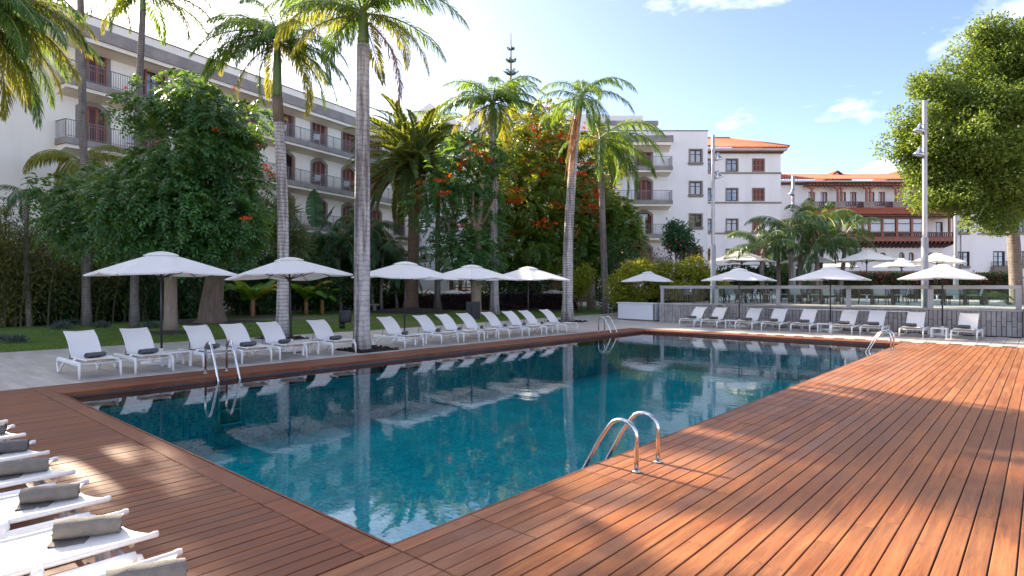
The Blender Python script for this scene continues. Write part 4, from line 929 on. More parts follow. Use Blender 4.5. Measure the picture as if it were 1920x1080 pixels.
# ------------------------------------------------------------------ side tables
tb = thing('side_table', '', 'side table')
mb = MB(); mb.bbox(-.24, .24, -.24, .24, .305, .335, .006); ob('table_top', mb.mesh('table_top', 'white_metal'), tb)
for sx in (-1, 1):
    for sy in (-1, 1): mb = MB(); mb.box(sx * .212 - .024, sx * .212 + .024, sy * .212 - .024, sy * .212 + .024, 0, .303); ob('leg', mb.mesh('leg', 'white_metal'), tb)
tabs = [((-11.1, 2.58), 'at the foot of the first umbrella by the lawn'), ((-11.1, 5.72), 'at the foot of the second umbrella by the lawn'), ((-11.1, 9.38), 'at the foot of the third umbrella by the lawn'), ((-11.1, 12.52), 'at the foot of the fourth umbrella by the lawn'), ((-11.1, 15.72), 'at the foot of the fifth umbrella by the lawn'),
        ((-6.60, 22.9), 'under the leftmost umbrella before the grey wall'), ((-3.0, 22.9), 'under the middle umbrella before the grey wall'), ((.62, 22.82), 'under the rightmost umbrella before the grey wall')]
for i, (p, d) in enumerate(tabs): place(tb if i == 0 else dup(tb), LP(*p), RZ, 'small square white table ' + d, 'small white side tables')

# ------------------------------------------------------------------ parasols
m, n, l, p, o_ = nodes('canvas_cloth'); v = coords(n, l, 'Object'); r_ = ramp(n, [(.3, (.82, .80, .77)), (.7, (.88, .865, .84))]); l.new(noise(n, l, v, 2.2, 5), r_.inputs['Fac']); l.new(r_.outputs['Color'], p.inputs['Base Color']); p.inputs['Roughness'].default_value = .85
bump(n, l, p, noise(n, l, coords(n, l, 'Object', (3, 3, 1)), 2.5, 3), .2, .02)
t_ = n.new('ShaderNodeBsdfTranslucent'); t_.inputs['Color'].default_value = (.62, .58, .52, 1); ms = n.new('ShaderNodeMixShader'); ms.inputs[0].default_value = .22
l.new(p.outputs[0], ms.inputs[1]); l.new(t_.outputs[0], ms.inputs[2]); l.new(ms.outputs[0], o_.inputs['Surface']); MATS['canvas_cloth'] = m
def make_umbrella(A=1.21):
    t = thing('umbrella', '', 'umbrella')
    zr, za = 2.03, 2.55; dirs = []
    for k in range(8):
        a = k * math.pi / 4; c_, s_ = math.cos(a), math.sin(a); f = A / max(abs(c_), abs(s_)); dirs.append((c_ * f, s_ * f, zr + (0 if k % 2 else .06)))
    mb = MB(); N = 8
    for k in range(8):
        a, b = Vector(dirs[k]), Vector(dirs[(k + 1) % 8]); top = Vector((0, 0, za)); rows = []
        for i in range(N + 1):
            u = .16 + .84 * i / N; row = []
            for j in range(5):
                w = j / 4; e = a.lerp(b, w); q = top.lerp(e, u); q.z += .012 * math.sin(math.pi * u) - .03 * u * (1 - (2 * w - 1) ** 2) * math.sin(math.pi * u * .8); row.append(q)
            rows.append(row)
        mb.grid(rows); mb.grid([rows[-1], [q - Vector((0, 0, .035)) for q in rows[-1]]])
    cp = ob('canopy', mb.mesh('canopy', 'canvas_cloth'), t)
    mb = MB()
    for k in range(8):
        a, b = Vector(dirs[k]) * .23, Vector(dirs[(k + 1) % 8]) * .23; a.z = b.z = za - .075; top = Vector((0, 0, za + .012))
        rows = [[top.lerp(a.lerp(b, j / 2), i / 3) + Vector((0, 0, .02 * math.sin(math.pi * i / 3))) for j in range(3)] for i in range(4)]
        mb.grid(rows); mb.grid([rows[-1], [q - Vector((0, 0, .018)) for q in rows[-1]]])
    ob('vent_cap', mb.mesh('vent_cap', 'canvas_cloth'), t)
    mb = MB(); mb.tube([(0, 0, .05), (0, 0, za + .03)], .025, 10); ob('pole', mb.mesh('pole', 'dark_metal'), t)
    mb = MB(); mb.lathe([(.03, -.05), (.06, -.04), (.06, .05), (.03, .06)], 10); ob('hub', mb.mesh('hub', 'dark_metal'), t, (0, 0, 1.95))
    for k in range(8):
        d = Vector(dirs[k]); a = Vector((0, 0, za - .05)); e = d - Vector((0, 0, .03)); mid = a.lerp(e, .55); mid.z -= .02
        mb = MB(); mb.tube([a, a.lerp(e, .3) - Vector((0, 0, .02)), mid, e], .011, 5); mb.tube([Vector((0, 0, 1.95)), mid - Vector((0, 0, .012))], .010, 5); ob('rib', mb.mesh('rib', 'dark_metal'), t)
    mb = MB(); mb.lathe([(0, 0), (.40, 0), (.42, .02), (.41, .06), (.12, .085), (.05, .09), (0, .09)], 24); ob('base', mb.mesh('base', 'white_metal'), t)
    mb = MB(); mb.lathe([(.045, .09), (.045, .33), (.03, .34)], 12); ob('sleeve', mb.mesh('sleeve', 'white_metal'), t)
    return t
um = make_umbrella()
ul = [(gr(303, 681), 0, 'first and nearest over the lawn row of loungers'), (gr(547, 659), -4.0, 'tilted, second over the lawn row, before a pale palm trunk'), (gr(758, 640), 1.4, 'third over the lawn row, partly behind the thick stained palm trunk'),
      (gr(884, 627), 0, 'fourth over the loungers by the lawn'), (gr(990.5, 619), 0, 'fifth over the loungers by the lawn, nearest the leaning palm')]
for i, (p, tilt, d) in enumerate(ul):
    o = place(um if i == 0 else dup(um), p, RZ, 'white umbrella ' + d, 'white umbrellas over the row by the lawn'); o.rotation_euler = (R(rnd.uniform(-.5, .5)), R(tilt * .8), RZ)
for lx, d in ((ray(1386, 23.9)[0], 'left of three before the grey tiled wall'), (ray(1557, 23.9)[0], 'middle of three before the grey tiled wall'), (ray(1767, 23.9)[0], 'right of three before the grey tiled wall')):
    o = place(dup(um), LP(lx, 23.9), RZ, 'white square umbrella ' + d, 'white umbrellas before the grey wall')
place(dup(um), Vector((7.2, 31.9, 0)), RZ + R(20), 'white umbrella standing up behind the white bar counter', None)
ter = [(1391, 474, 'whitest and leftmost pair of the raised terrace, the nearer one'), (1396, 484, 'half hidden behind the nearer umbrella at the left of the raised terrace'), (1516, 478, 'cream sunlit umbrella over the raised terrace right of the second lamp post'), (1571, 489.5, 'low one behind others in the middle of the raised terrace'),
       (1625, 473, 'largest in the middle of the raised terrace'), (1690, 487.5, 'half hidden behind the tall near lamp post on the raised terrace'), (1757, 478, 'cream sunlit one on the raised terrace right of the tall near lamp post')]
for px, py, d in ter:
    Y = (2.6 + TZ - EYE) * F / (HY - py)
    o = place(dup(um), Vector(((px - 960) / F * Y, Y, TZ)), RZ + R(rnd.uniform(-14, 14)), 'white umbrella, ' + d, 'umbrellas on the raised terrace', 1.06)
for i, (px, d) in enumerate(((800, 'right of the date palm trunk'), (849, 'just right of the slim dark palm'), (893, 'behind the fourth umbrella pole'), (950, 'just right of the straight white palm'), (1000, 'behind the flowering tree trunk'), (1040, 'just left of the leaning palm'))):
    o = place(dup(um), Vector(((px - 960) / F * 49.5, 49.5 + (i % 2) * .9, -.05)), R(20 * i), 'low cream parasol above the purple hedge, ' + d, 'cream parasols behind the hedge'); o.scale = (1.2, 1.2, .60)

# ------------------------------------------------------------------ pool ladders
def ladder(p, rz, peak, label, steps=True):
    t = thing('pool_ladder', label, 'pool ladder', p, rz, 'steel pool ladders')
    k = peak
    for s in (-1, 1):
        y = s * .21
        pts = [(0, y, 0), (0, y, k * .70)]
        c = (-.16, k * .70); 
        for i in range(1, 8): a = math.pi * .82 * i / 7; pts.append((c[0] + .16 * math.cos(a) - .0, y, c[1] + (k * .30) * math.sin(a)))
        x, z = pts[-1][0], pts[-1][2]
        pts += [(x - .12, y, z - k * .36), (-.62, y, -.12), (-.64, y, -.35), (-.63, y, -1.1)]
        mb = MB(); mb.tube(pts, .021, 10); ob('rail', mb.mesh('rail', 'steel'), t)
        mb = MB(); mb.lathe([(.022, 0), (.042, .002), (.042, .012), (.022, .02)], 12); ob('flange', mb.mesh('flange', 'steel'), t, (0, y, .002))
    for i in range(3): mb = MB(); mb.box(-.70, -.60, -.21, .21, -.40 - i * .28, -.37 - i * .28); ob('step', mb.mesh('step', 'steel'), t)
    return t
ladder(LP(.43, 2.735, .002), RZ, .47, 'bent steel pool ladder on the near timber deck, closest to the camera')
ladder(LP(-9.36, 2.72, .002), RZ + math.pi, .64, 'bent steel pool ladder standing before the near loungers by the lawn')
ladder(LP(-9.6, 17.4, .002), RZ + math.pi, .58, 'bent steel pool ladder at the far left pool corner before the bar counter')
ladder(LP(.15, 17.08, .002), RZ, .52, 'bent steel pool ladder at the far right pool corner')

# ------------------------------------------------------------------ bar counter, bin, pots, statue
brz = RZ - R(8.7)
bc = thing('bar_counter', 'white panelled bar counter standing left of the grey tiled wall', 'bar counter', LP(-12.45, 25.45), brz)
mb = MB(); mb.box(-1.17, 1.17, -.36, .36, .05, .87); ob('body', mb.mesh('body', 'dark_metal'), bc)
mb = MB(); mb.box(-1.165, 1.10, -.385, -.363, .07, .865); ob('front_panel', mb.mesh('front_panel', 'white_panel'), bc)
mb = MB(); mb.box(1.173, 1.195, -.34, .36, .07, .865); ob('side_panel', mb.mesh('side_panel', 'white_panel'), bc)
mb = MB(); mb.box(1.12, 1.17, -.39, -.364, .05, .865); ob('corner_post', mb.mesh('corner_post', 'bark'), bc)
mb = MB(); mb.bbox(-1.22, 1.23, -.43, .40, .873, .93, .008); ob('countertop', mb.mesh('countertop', 'white_panel'), bc)
mb = MB(); mb.box(-1.16, 1.16, -.34, .34, 0, .048); ob('plinth', mb.mesh('plinth', 'stone'), bc)
bn = thing('litter_bin', 'round black litter bin on the lawn edge beside the stained palm trunk', 'bin', gr(647, 616))
mb = MB(); mb.lathe([(0, .26), (.255, .26), (.26, .27), (.26, .74), (.245, .75), (.23, .70), (0, .69)], 24); ob('drum', mb.mesh('drum', 'black_plastic'), bn); mb = MB(); mb.tube([(-.13, 0, 0), (-.13, 0, .26)], .12, 14); ob('post', mb.mesh('post', 'black_plastic'), bn)
pt = gr(889, 597); mb = MB(); mb.poly([(-.36, -.3), (.36, -.3), (.36, .3), (-.36, .3)], 0, .95); tag(ob('trunk_box', mb.mesh('trunk_box', 'black_plastic'), None, pt + Vector((0, -.9, 0))), 'dark square casing at the foot of the slim tree behind the fourth umbrella', 'casing')
st = thing('garden_statue', 'small pale stone figure beside a dark stone bench in front of the hedge', 'statue', gr(715, 583))
mb = MB(); mb.lathe([(0, 0), (.15, 0), (.15, .1), (.11, .12), (.13, .2), (.15, .3), (.12, .45), (.07, .52), (.05, .56), (.08, .62), (.085, .68), (.05, .75), (0, .77)], 10); mb.tube([(.05, 0, .64), (-.1, 0, .61), (-.13, 0, .59)], [.05, .04, .02], 6); ob('body', mb.mesh('body', 'statue_stone'), st)
bh = thing('stone_bench', 'dark stone garden bench in front of the hedge left of the pale statue', 'bench', gr(692, 583)); mb = MB(); mb.bbox(-.9, .75, -.25, .25, .40, .50, .02); ob('seat', mb.mesh('seat', 'concrete'), bh)
for sx in (-.6, .45): mb = MB(); mb.box(sx - .09, sx + .09, -.2, .2, 0, .4); ob('leg', mb.mesh('leg', 'concrete'), bh)

# ------------------------------------------------------------------ lamp posts
def lamp_post(base, ztop, zthick, r0, r1, heads, label):
    t = thing('lamp_post', label, 'lamp post', base, 0)
    h = ztop - base.z; zt = zthick - base.z
    mb = MB(); mb.lathe([(r0 + .02, 0), (r0 + .02, .04), (r0, .05), (r0, zt), (r1, zt + .02)], 16); ob('lower_pole', mb.mesh('lower_pole', 'lamp_metal'), t)
    mb = MB(); mb.lathe([(r1, zt + .021), (r1, h), (r1 * .9, h + .02), (0, h + .02)], 16); ob('upper_pole', mb.mesh('upper_pole', 'lamp_metal'), t)
    for sx, z in heads:
        hd = ob('lamp_head', None, t, (sx * (r1 + .16), -.05, z - base.z))
        mb = MB(); mb.lathe([(0, .22), (.07, .22), (.08, .16), (.10, .08), (.20, -.06), (.215, -.10), (.20, -.11), (0, -.09)], 16); ob('shade', mb.mesh('shade', 'steel'), hd, rot=(0, R(-14 * sx), 0))
        mb = MB(); mb.tube([(-sx * .17, 0, .18), (0, 0, .24), (0, 0, .2)], .025, 6); ob('arm', mb.mesh('arm', 'lamp_metal'), hd)
def lamp(px, ly, ytop, ythick, r0, r1, heads, label, Y=None, z0=TZ):
    if Y is None: lx, Y = ray(px, ly)
    b = Vector(((px - 960) / F * Y, Y, z0)); z = lambda py: EYE + (HY - py) / F * Y
    lamp_post(b, z(ytop), z(ythick), r0, r1, [(s, z(q)) for s, q in heads], label)
lamp(1337, 25.42, 254, 459, .125, .085, [(1, 296), (1, 330)], 'tall grey lamp post with two spotlights rising before the white corner block')
lamp(1734, 25.42, 190, 446, .125, .085, [(-1, 243), (-1, 287)], 'tallest grey lamp post with two bell lamps in front of the big leafy tree')
lamp(1487, 0, 330, 500, .15, .09, [(-.4, 362), (-.4, 391)], 'grey lamp post among the dark feathery palms on the terrace', 37, 0)
lamp(1792, 0, 386, 480, .16, .11, [(1, 400)], 'slim far lamp post beside the right end of the timber gallery', 42, 0)

# ------------------------------------------------------------------ terrace tables and chairs
def make_chair(frame, sling, name='dining_chair'):
    t = thing(name, '', 'chair')
    mb = MB(); mb.bbox(-.23, .23, -.22, .24, .42, .46, .01); ob('seat', mb.mesh('seat', sling), t)
    P = [[(-.22 + .44 * j / 3, .23 + .11 * (i / 4) ** 1.3, .48 + .40 * i / 4) for j in range(4)] for i in range(5)]
    mb = MB(); mb.grid(P); mb.grid([[Vector(q) + Vector((0, .02, 0)) for q in r] for r in P][::-1]); ob('backrest', mb.mesh('backrest', sling), t)
    for sx in (-1, 1):
        mb = MB(); mb.tube([(sx * .26, -.24, 0), (sx * .26, -.22, .64), (sx * .26, .0, .66)], .017, 6); ob('leg', mb.mesh('leg', frame), t)
        mb = MB(); mb.tube([(sx * .26, .30, 0), (sx * .25, .22, .45), (sx * .245, .35, .90)], .017, 6); ob('leg', mb.mesh('leg', frame), t)
        mb = MB(); mb.box(sx * .26 - .025, sx * .26 + .025, -.24, .26, .655, .68); ob('armrest', mb.mesh('armrest', frame), t)
    return t
dc = make_chair('dark_metal', 'far_sling'); dt = thing('dining_table', '', 'table')
mb = MB(); mb.bbox(-.45, .45, -.45, .45, .71, .745, .006); ob('table_top', mb.mesh('table_top', 'far_sling'), dt)
for sx in (-1, 1):
    for sy in (-1, 1): mb = MB(); mb.box(sx * .41 - .025, sx * .41 + .025, sy * .41 - .025, sy * .41 + .025, 0, .708); ob('leg', mb.mesh('leg', 'dark_metal'), dt)
dsets = [(1272, 31.5, 'at the left end of the raised terrace'), (1322, 30.5, 'left of the first tall lamp post'), (1378, 29.5, 'right of the first tall lamp post'), (1418, 31.0, 'under the leftmost terrace umbrellas'), (1500, 29.5, 'between the second and third balustrade posts'), (1560, 28.0, 'behind the middle umbrella'), (1655, 27.5, 'left of the near tall lamp post'), (1790, 27.0, 'right of the near tall lamp post'), (1700, 32, 'further back behind the near tall lamp post')]
first = [True, True]
for px, Y, d in dsets:
    c0 = Vector(((px - 960) / F * Y, Y, TZ)); a0 = RZ + rnd.uniform(-.1, .1)
    o = dt if first[0] else dup(dt); first[0] = False; place(o, c0, a0, 'square dining table ' + d, 'dining tables on the raised terrace')
    for k, nm in ((0, 'nearest side'), (1, 'right side'), (2, 'far side'), (3, 'left side')):
        if rnd.random() < .12: continue
        q = Vector((0, -.68, 0)); q.rotate(Matrix.Rotation(a0 + k * math.pi / 2, 3, 'Z'))
        o = dc if first[1] else dup(dc); first[1] = False
        place(o, c0 + q, a0 + k * math.pi / 2 + math.pi + rnd.uniform(-.12, .12), 'dark terrace chair, %s of the table %s' % (nm, d), 'dining chairs on the raised terrace')
wc = make_chair('white_metal', 'white_panel', 'plastic_chair')
ws = [(Vector((6.35, 37.6, 0)), R(200), 'white plastic chair standing left of the bar counter'), (Vector((6.95, 37.8, 0)), R(190), 'second white plastic chair, closer to the bar counter')]
def bchair(s, f, d): q = WO + fd * s + fn * .62; ws.append((Vector((q.x, q.y, FLZ[f] + .002)), WR + R(160), 'white chair on the hotel balcony ' + d))
bchair(-14.7, 3, 'left of the big tree at third floor level'); bchair(-10.2, 4, 'on the top floor between two palm trunks'); bchair(-3.4, 4, 'top floor, left of the dark topped palm trunk'); bchair(.0, 4, 'top floor, between the two pale palm trunks'); bchair(.1, 3, 'third floor, between the two pale palm trunks'); bchair(3.4, 3, 'third floor, left of the stained palm trunk')
for i, (p, a, d) in enumerate(ws): place(wc if i == 0 else dup(wc), p, a, d)

# ------------------------------------------------------------------ plants
def unit(a): return a / np.maximum(np.linalg.norm(a, axis=-1, keepdims=True), 1e-9)
def blades(B, D, N, L, Wd, bend=.15):
    """diamond leaves: base B, direction D, face normal N, length L, width Wd; two triangles each folded at the middle"""
    B, D, N = np.asarray(B), unit(np.asarray(D)), np.asarray(N); S_ = unit(np.cross(D, N)); N = np.cross(S_, D)
    L = np.broadcast_to(np.asarray(L), (len(B),))[:, None]; Wd = np.broadcast_to(np.asarray(Wd), (len(B),))[:, None]
    mid = B + D * L * .45; tip = B + D * L - N * L * bend
    V = np.stack([B, mid - S_ * Wd / 2, tip, mid + S_ * Wd / 2], 1).reshape(-1, 3)
    i = np.arange(len(B))[:, None] * 4
    return V, np.concatenate([i + np.array([[0, 1, 3]]), i + np.array([[1, 2, 3]])], 0)
def join(parts):
    Vs, Fs, o = [], [], 0
    for V, Fc in parts: Vs.append(V); Fs.append(Fc + o); o += len(V)
    return np.concatenate(Vs), np.concatenate(Fs)
def frond_mesh(L, elev, droop, pairs, ll, lw, mat, seed, plume=.5, vee=.35, start=.14, power=1.4, hang=.3):
    g = np.random.default_rng(seed); n = 40; t = np.linspace(0, 1, n)
    a = elev - droop * t ** power; dx, dz = np.cos(a), np.sin(a); X = np.concatenate([[0], np.cumsum((dx[1:] + dx[:-1]) / 2)]) * L / (n - 1); Z = np.concatenate([[0], np.cumsum((dz[1:] + dz[:-1]) / 2)]) * L / (n - 1)
    Yb = .08 * L * g.uniform(-1, 1) * t ** 2
    ts = np.repeat(np.linspace(start, .995, pairs), 2) + g.uniform(-.004, .004, pairs * 2); side = np.tile([1., -1.], pairs)
    P = np.stack([np.interp(ts, t, X), np.interp(ts, t, Yb), np.interp(ts, t, Z)], 1); aa = np.interp(ts, t, a)
    T = np.stack([np.cos(aa), np.zeros_like(aa), np.sin(aa)], 1); Up = np.stack([-np.sin(aa), np.zeros_like(aa), np.cos(aa)], 1); Sd = np.stack([0 * aa, side, 0 * aa], 1)
    phi = np.radians(68 - 42 * ts + g.uniform(-6, 6, len(ts))); lift = g.uniform(-plume, plume, len(ts)) + vee
    D = T * np.cos(phi)[:, None] + (Sd * np.cos(lift)[:, None] + Up * np.sin(lift)[:, None]) * np.sin(phi)[:, None]
    prof = np.interp(ts, [0, .2, .45, .75, 1], [.55, .9, 1, .8, .35]); l_ = ll * prof * g.uniform(.85, 1.1, len(ts))
    D = unit(D + np.array([0, 0, -1]) * hang * .45)
    N = unit(np.cross(D, np.cross(Up, D)) + g.normal(0, .25, D.shape))
    # two-segment drooping leaflets
    S_ = unit(np.cross(D, N)); w = (lw * (.6 + .4 * prof))[:, None]; lh = l_[:, None]
    m1 = P + D * lh * .4; D2 = unit(D + np.array([0, 0, -1]) * hang); m2 = m1 + D2 * lh * .35; D3 = unit(D2 + np.array([0, 0, -1]) * hang); tip = m2 + D3 * lh * .28
    V = np.stack([P, m1 - S_ * w / 2, m1 + S_ * w / 2, m2 - S_ * w * .36, m2 + S_ * w * .36, tip], 1).reshape(-1, 3); i = np.arange(len(P))[:, None] * 6
    Fc = np.concatenate([i + np.array([q]) for q in ((0, 1, 2), (1, 3, 2), (2, 3, 4), (3, 5, 4))], 0)
    me = np_mesh('frond', V, Fc, mat)
    mb = MB(); k = list(range(0, n, 3)) + [n - 1]; mb.tube([(X[j], Yb[j], Z[j]) for j in k], [.03 * L / 3 * (1 - .85 * t[j]) + .004 for j in k], 5, caps=False)
    v0 = len(me.vertices); bm = bpy.data.meshes.new('frond'); allV = [tuple(q) for q in V] + mb.v; allF = [tuple(int(z) for z in q) for q in Fc] + [tuple(z + v0 for z in f) for f in mb.f]
    bm.from_pydata(allV, [], allF); bm.materials.append(MATS[mat]); bm.materials.append(MATS['rachis'])
    mi = np.zeros(len(allF), np.int32); mi[len(Fc):] = 1; bm.polygons.foreach_set('material_index', mi); bm.update(); bpy.data.meshes.remove(me); return bm
FR = {}
def frond(kind, mat, elev):
    e = min(80, max(-60, int(round(elev / 12.)) * 12)); key = (kind, mat, e, rnd.randint(0, 1))
    if key not in FR:
        sd = hash((kind, e, key[3])) % 9999 if False else (e + 100) * 7 + key[3] * 31 + len(kind)
        E_ = R(e)
        if kind == 'royal': FR[key] = frond_mesh(3.0, E_, R(75 + 25 * (e > 20)), 90, .66, .038, mat, sd, .55, .22, .10, 1.25, .6)
        elif kind == 'near': FR[key] = frond_mesh(3.0, E_, R(70 + 25 * (e > 20)), 130, .64, .029, mat, sd, .6, .18, .08, 1.25, .6)
        elif kind == 'date': FR[key] = frond_mesh(4.2, E_, R(62), 84, .56, .085, mat, sd, .12, .55, .10, 1.7, .12)
        elif kind == 'kentia': FR[key] = frond_mesh(2.6, E_, R(95), 46, .72, .048, mat, sd, .1, -.15, .2, 1.4, .7)
        elif kind == 'dry': FR[key] = frond_mesh(2.6, E_, R(30), 60, .6, .03, mat, sd, .5, 0, .1, 1.2, .9)
    return FR[key]
def put_frond(par, kind, mat, pos, az, elev, sc=1., roll=0):
    return ob('frond', frond(kind, mat, elev), par, pos, rot=(R(roll), 0, az), scale=sc)
def trunk_mesh(pts, rad, mat, n=14, name='trunk', wob=.0):
    mb = MB(); mb.tube(pts, rad, n); return mb.mesh(name, mat)
def spine(b, t, n=14, bow=(0, 0)):
    return [Vector((b[0] + (t[0] - b[0]) * u + bow[0] * math.sin(math.pi * u), b[1] + (t[1] - b[1]) * u + bow[1] * math.sin(math.pi * u), b[2] + (t[2] - b[2]) * u)) for u in [i / n for i in range(n + 1)]]
def royal(label, base, crown, r0, r1, fr, tmat='royal_trunk', shaft=1.5, neck_dx=0., bow=(0, 0), kind='royal', leafm='palm_leaf', sc=1., dark_neck=False, group=None, swell=.0, shaft_r=None):
    """fr: list of (azimuth, elevation, scale, material or None) round the crown; azimuth 0 points right across the view"""
    t = thing('royal_palm', label, 'palm tree', base, 0, group)
    c = Vector(crown) - base; neck = c - Vector((neck_dx, 0, shaft)); pts = spine((0, 0, -.05), neck, 18, bow)
    rad = [(r0 * (1 + .28 * max(0, 1 - u * 14)) * (1 - u) + r1 * u) * (1 + swell * math.sin(math.pi * u)) * (1 + rnd.uniform(-.015, .015)) for u in [i / 18 for i in range(19)]]
    ob('trunk', trunk_mesh(pts, rad, tmat), t)
    sr = shaft_r or r1 * .85; ax = (c - pts[-2]).normalized()
    ob('crownshaft', trunk_mesh([neck, neck.lerp(c, .12), neck.lerp(c, .5), neck.lerp(c, .85), c], [r1 * .95, sr * 1.15, sr, sr * .72, sr * .45], 'stem_green', 12, 'crownshaft'), t)
    if dark_neck: ob('neck', trunk_mesh([neck - (neck - pts[-3]) * .9, neck - (neck - pts[-3]) * .4, neck + Vector((0, 0, .05))], [r1 * 1.05, r1 * 1.12, r1 * 1.05], 'bark', 12, 'neck'), t)
    for az, el, s_, mt in fr: put_frond(t, kind, mt or leafm, c - Vector((0, 0, rnd.uniform(.05, .4))), R(az), el, sc * s_, rnd.uniform(-14, 14))
    return t
def ring(n, lo, hi, a0=0, s=(.85, 1.05), mats=(None,)):
    return [(a0 + 360 * i / n + rnd.uniform(-16, 16), rnd.uniform(lo, hi), rnd.uniform(*s), rnd.choice(mats)) for i in range(n)]
PG = 'tall palms around the lawn and pool'
# thick stained palm on the terrace
p = gr(678, 657); p.z = 0
royal('thick pale palm with black stained trunk growing through the terrace paving', p, at(681, 12, p.y), .218, .17,
      [(2, 34, 1.08, None), (-12, -12, .9, 'palm_leaf_yellow'), (20, 62, .9, None), (178, 26, 1.0, 'palm_leaf_yellow'), (165, 52, .95, None), (190, -6, .8, 'palm_leaf_yellow'), (-50, 20, .9, None), (-95, 40, .95, None), (-130, 15, .9, None), (60, 30, .9, 'palm_leaf_yellow'), (110, 45, .9, None), (95, 5, .8, 'palm_leaf_yellow'), (140, 10, .85, None), (-15, -38, .88, 'palm_leaf_dry'), (30, 10, .9, None), (-70, 60, .9, None), (45, 55, .9, None), (150, -12, .85, None), (-160, 38, .95, None), (75, 70, .9, None), (-25, 45, 1.0, None)],
      shaft=1.05, kind='near', group=PG, swell=.06, tmat='stained_trunk')
# palm behind the second umbrella
p = gr(528, 634)
royal('pale ringed palm with dark neck and broad dark crown behind the tilted umbrella', p, at(520, 64, p.y), .205, .16,
      [(178, 26, 1.0, None), (170, 48, .95, None), (184, 60, .95, None), (0, 50, .95, None), (186, -6, .95, None), (195, -30, .8, 'palm_leaf_yellow'), (5, 30, .95, None), (-8, 4, .95, None), (12, -14, .95, None), (-20, -34, 1.0, 'palm_leaf_yellow'), (30, 60, .85, None), (150, 66, .85, None), (-70, 10, .85, None), (-110, -12, .8, None), (-95, 45, .85, None), (70, 20, .9, 'palm_leaf_yellow'), (115, 0, .9, 'palm_leaf_yellow'), (90, 48, .9, None), (-40, 42, .9, None), (-140, 25, .9, None), (90, 78, .9, None), (172, 10, 1.05, None), (192, -42, .8, None), (16, -2, 1.0, None), (-5, -24, .95, None), (165, 30, 1.0, 'palm_leaf_yellow'), (200, 12, 1.0, None), (-30, 14, .95, None), (45, -20, .85, 'palm_leaf_yellow')],
      shaft=2.2, kind='near', dark_neck=True, group=PG, bow=(.12, 0), sc=1.0)
# two thin palms at the left
p = gr(163, 610); royal('slim dark palm with brown trunk, nearest the left edge of the lawn', p, at(150, -95, p.y), .175, .135, ring(13, -25, 60, 5, (1.1, 1.3), (None, 'palm_leaf_yellow')), 'thin_trunk', 1.2, kind='royal', group=PG)
p = gr(252, 613); royal('slim dark palm rising behind the first umbrella pole, second from the left', p, at(268, -22, p.y), .17, .125, ring(8, 0, 60, 5, (.9, 1.1)) + [(4, 8, 1.15, 'palm_leaf_yellow'), (-4, -14, 1.2, 'palm_leaf_yellow'), (176, 4, .9, 'palm_leaf_yellow'), (10, 32, 1.1, None), (184, -24, .8, None)], 'thin_trunk', 1.0, bow=(-.1, 0), group=PG)
# big drooping fronds at the upper left: the crown is just outside the frame
b = Vector((-15.2, 15.4, 0)); royal('large palm whose long golden green fronds hang into the upper left corner', b, (-14.35, 15.6, 9.15), .24, .17,
      [(-3, 24, 1.25, 'palm_leaf_yellow'), (-14, 6, 1.2, 'palm_leaf_yellow'), (6, -8, 1.15, None), (14, 36, 1.2, 'palm_leaf_yellow'), (-28, 30, 1.2, None), (-6, -34, 1.05, 'palm_leaf_yellow'), (20, 12, 1.2, None), (-45, 5, 1.1, None), (35, -12, 1.05, 'palm_leaf_yellow'), (-60, -25, 1.0, None), (0, 55, 1.1, None), (70, 20, 1.1, None), (120, 30, 1.1, None), (180, 20, 1.1, None), (-110, 25, 1.1, None), (-90, -10, 1.0, None), (-20, -22, 1.15, 'palm_leaf_yellow'), (8, -28, 1.1, None), (-8, 14, 1.3, None), (2, 2, 1.25, 'palm_leaf_yellow'), (-18, -6, 1.25, None), (12, 22, 1.25, None), (-35, 12, 1.2, None), (-2, -18, 1.2, None), (-10, 34, 1.3, None)], 'thin_trunk', 1.3, kind='near', group=PG)
# palms by the far end of the pool
p = gr(927, 590); royal('straight white ringed palm with bright yellow green crown before the flowering tree', p, at(924, 186, p.y), .29, .215,
      [(178, 40, 1.35, None), (184, 10, 1.4, None), (172, -14, 1.35, 'palm_leaf_yellow'), (190, -30, 1.2, 'palm_leaf_yellow'), (4, 38, 1.3, None), (-4, 8, 1.4, None), (8, -16, 1.35, 'palm_leaf_yellow'), (-10, -36, 1.25, 'palm_leaf_yellow'), (60, 55, 1.3, None), (120, 50, 1.2, None), (-60, 20, 1.2, None), (-120, 15, 1.2, None), (-90, 50, 1.2, None), (80, 5, 1.2, 'palm_leaf_yellow'), (110, -20, 1.2, 'palm_leaf_yellow'), (60, -26, 1.2, 'palm_leaf_yellow'), (30, 70, 1.3, None), (150, 70, 1.3, None), (-30, 62, 1.3, None), (0, 58, 1.3, None), (180, 62, 1.25, None), (0, 22, 1.35, None), (182, 24, 1.35, None), (-70, -20, 1.15, None), (-110, -30, 1.1, 'palm_leaf_yellow'), (-45, 35, 1.2, None), (-135, 35, 1.2, None)],
      shaft=1.7, group=PG, leafm='palm_leaf')
p = gr(1064, 603); royal('leaning grey palm with dry hanging fibres at the far corner of the terrace', p, at(1092, 172, p.y), .285, .185,
      [(4, 42, 1.05, None), (-6, 14, 1.0, None), (178, 34, .95, None), (186, 4, .95, None), (90, 74, 1., None), (-70, 30, .9, None), (-110, -4, .9, None), (60, 30, .9, None), (120, 10, .9, None), (-40, -20, .9, None), (-80, -30, .9, None), (150, 62, .9, None), (20, 65, .9, None)],
      shaft=1.7, group=PG, bow=(-.14, 0), neck_dx=.30)
p7 = COL.objects[-1] if False else None
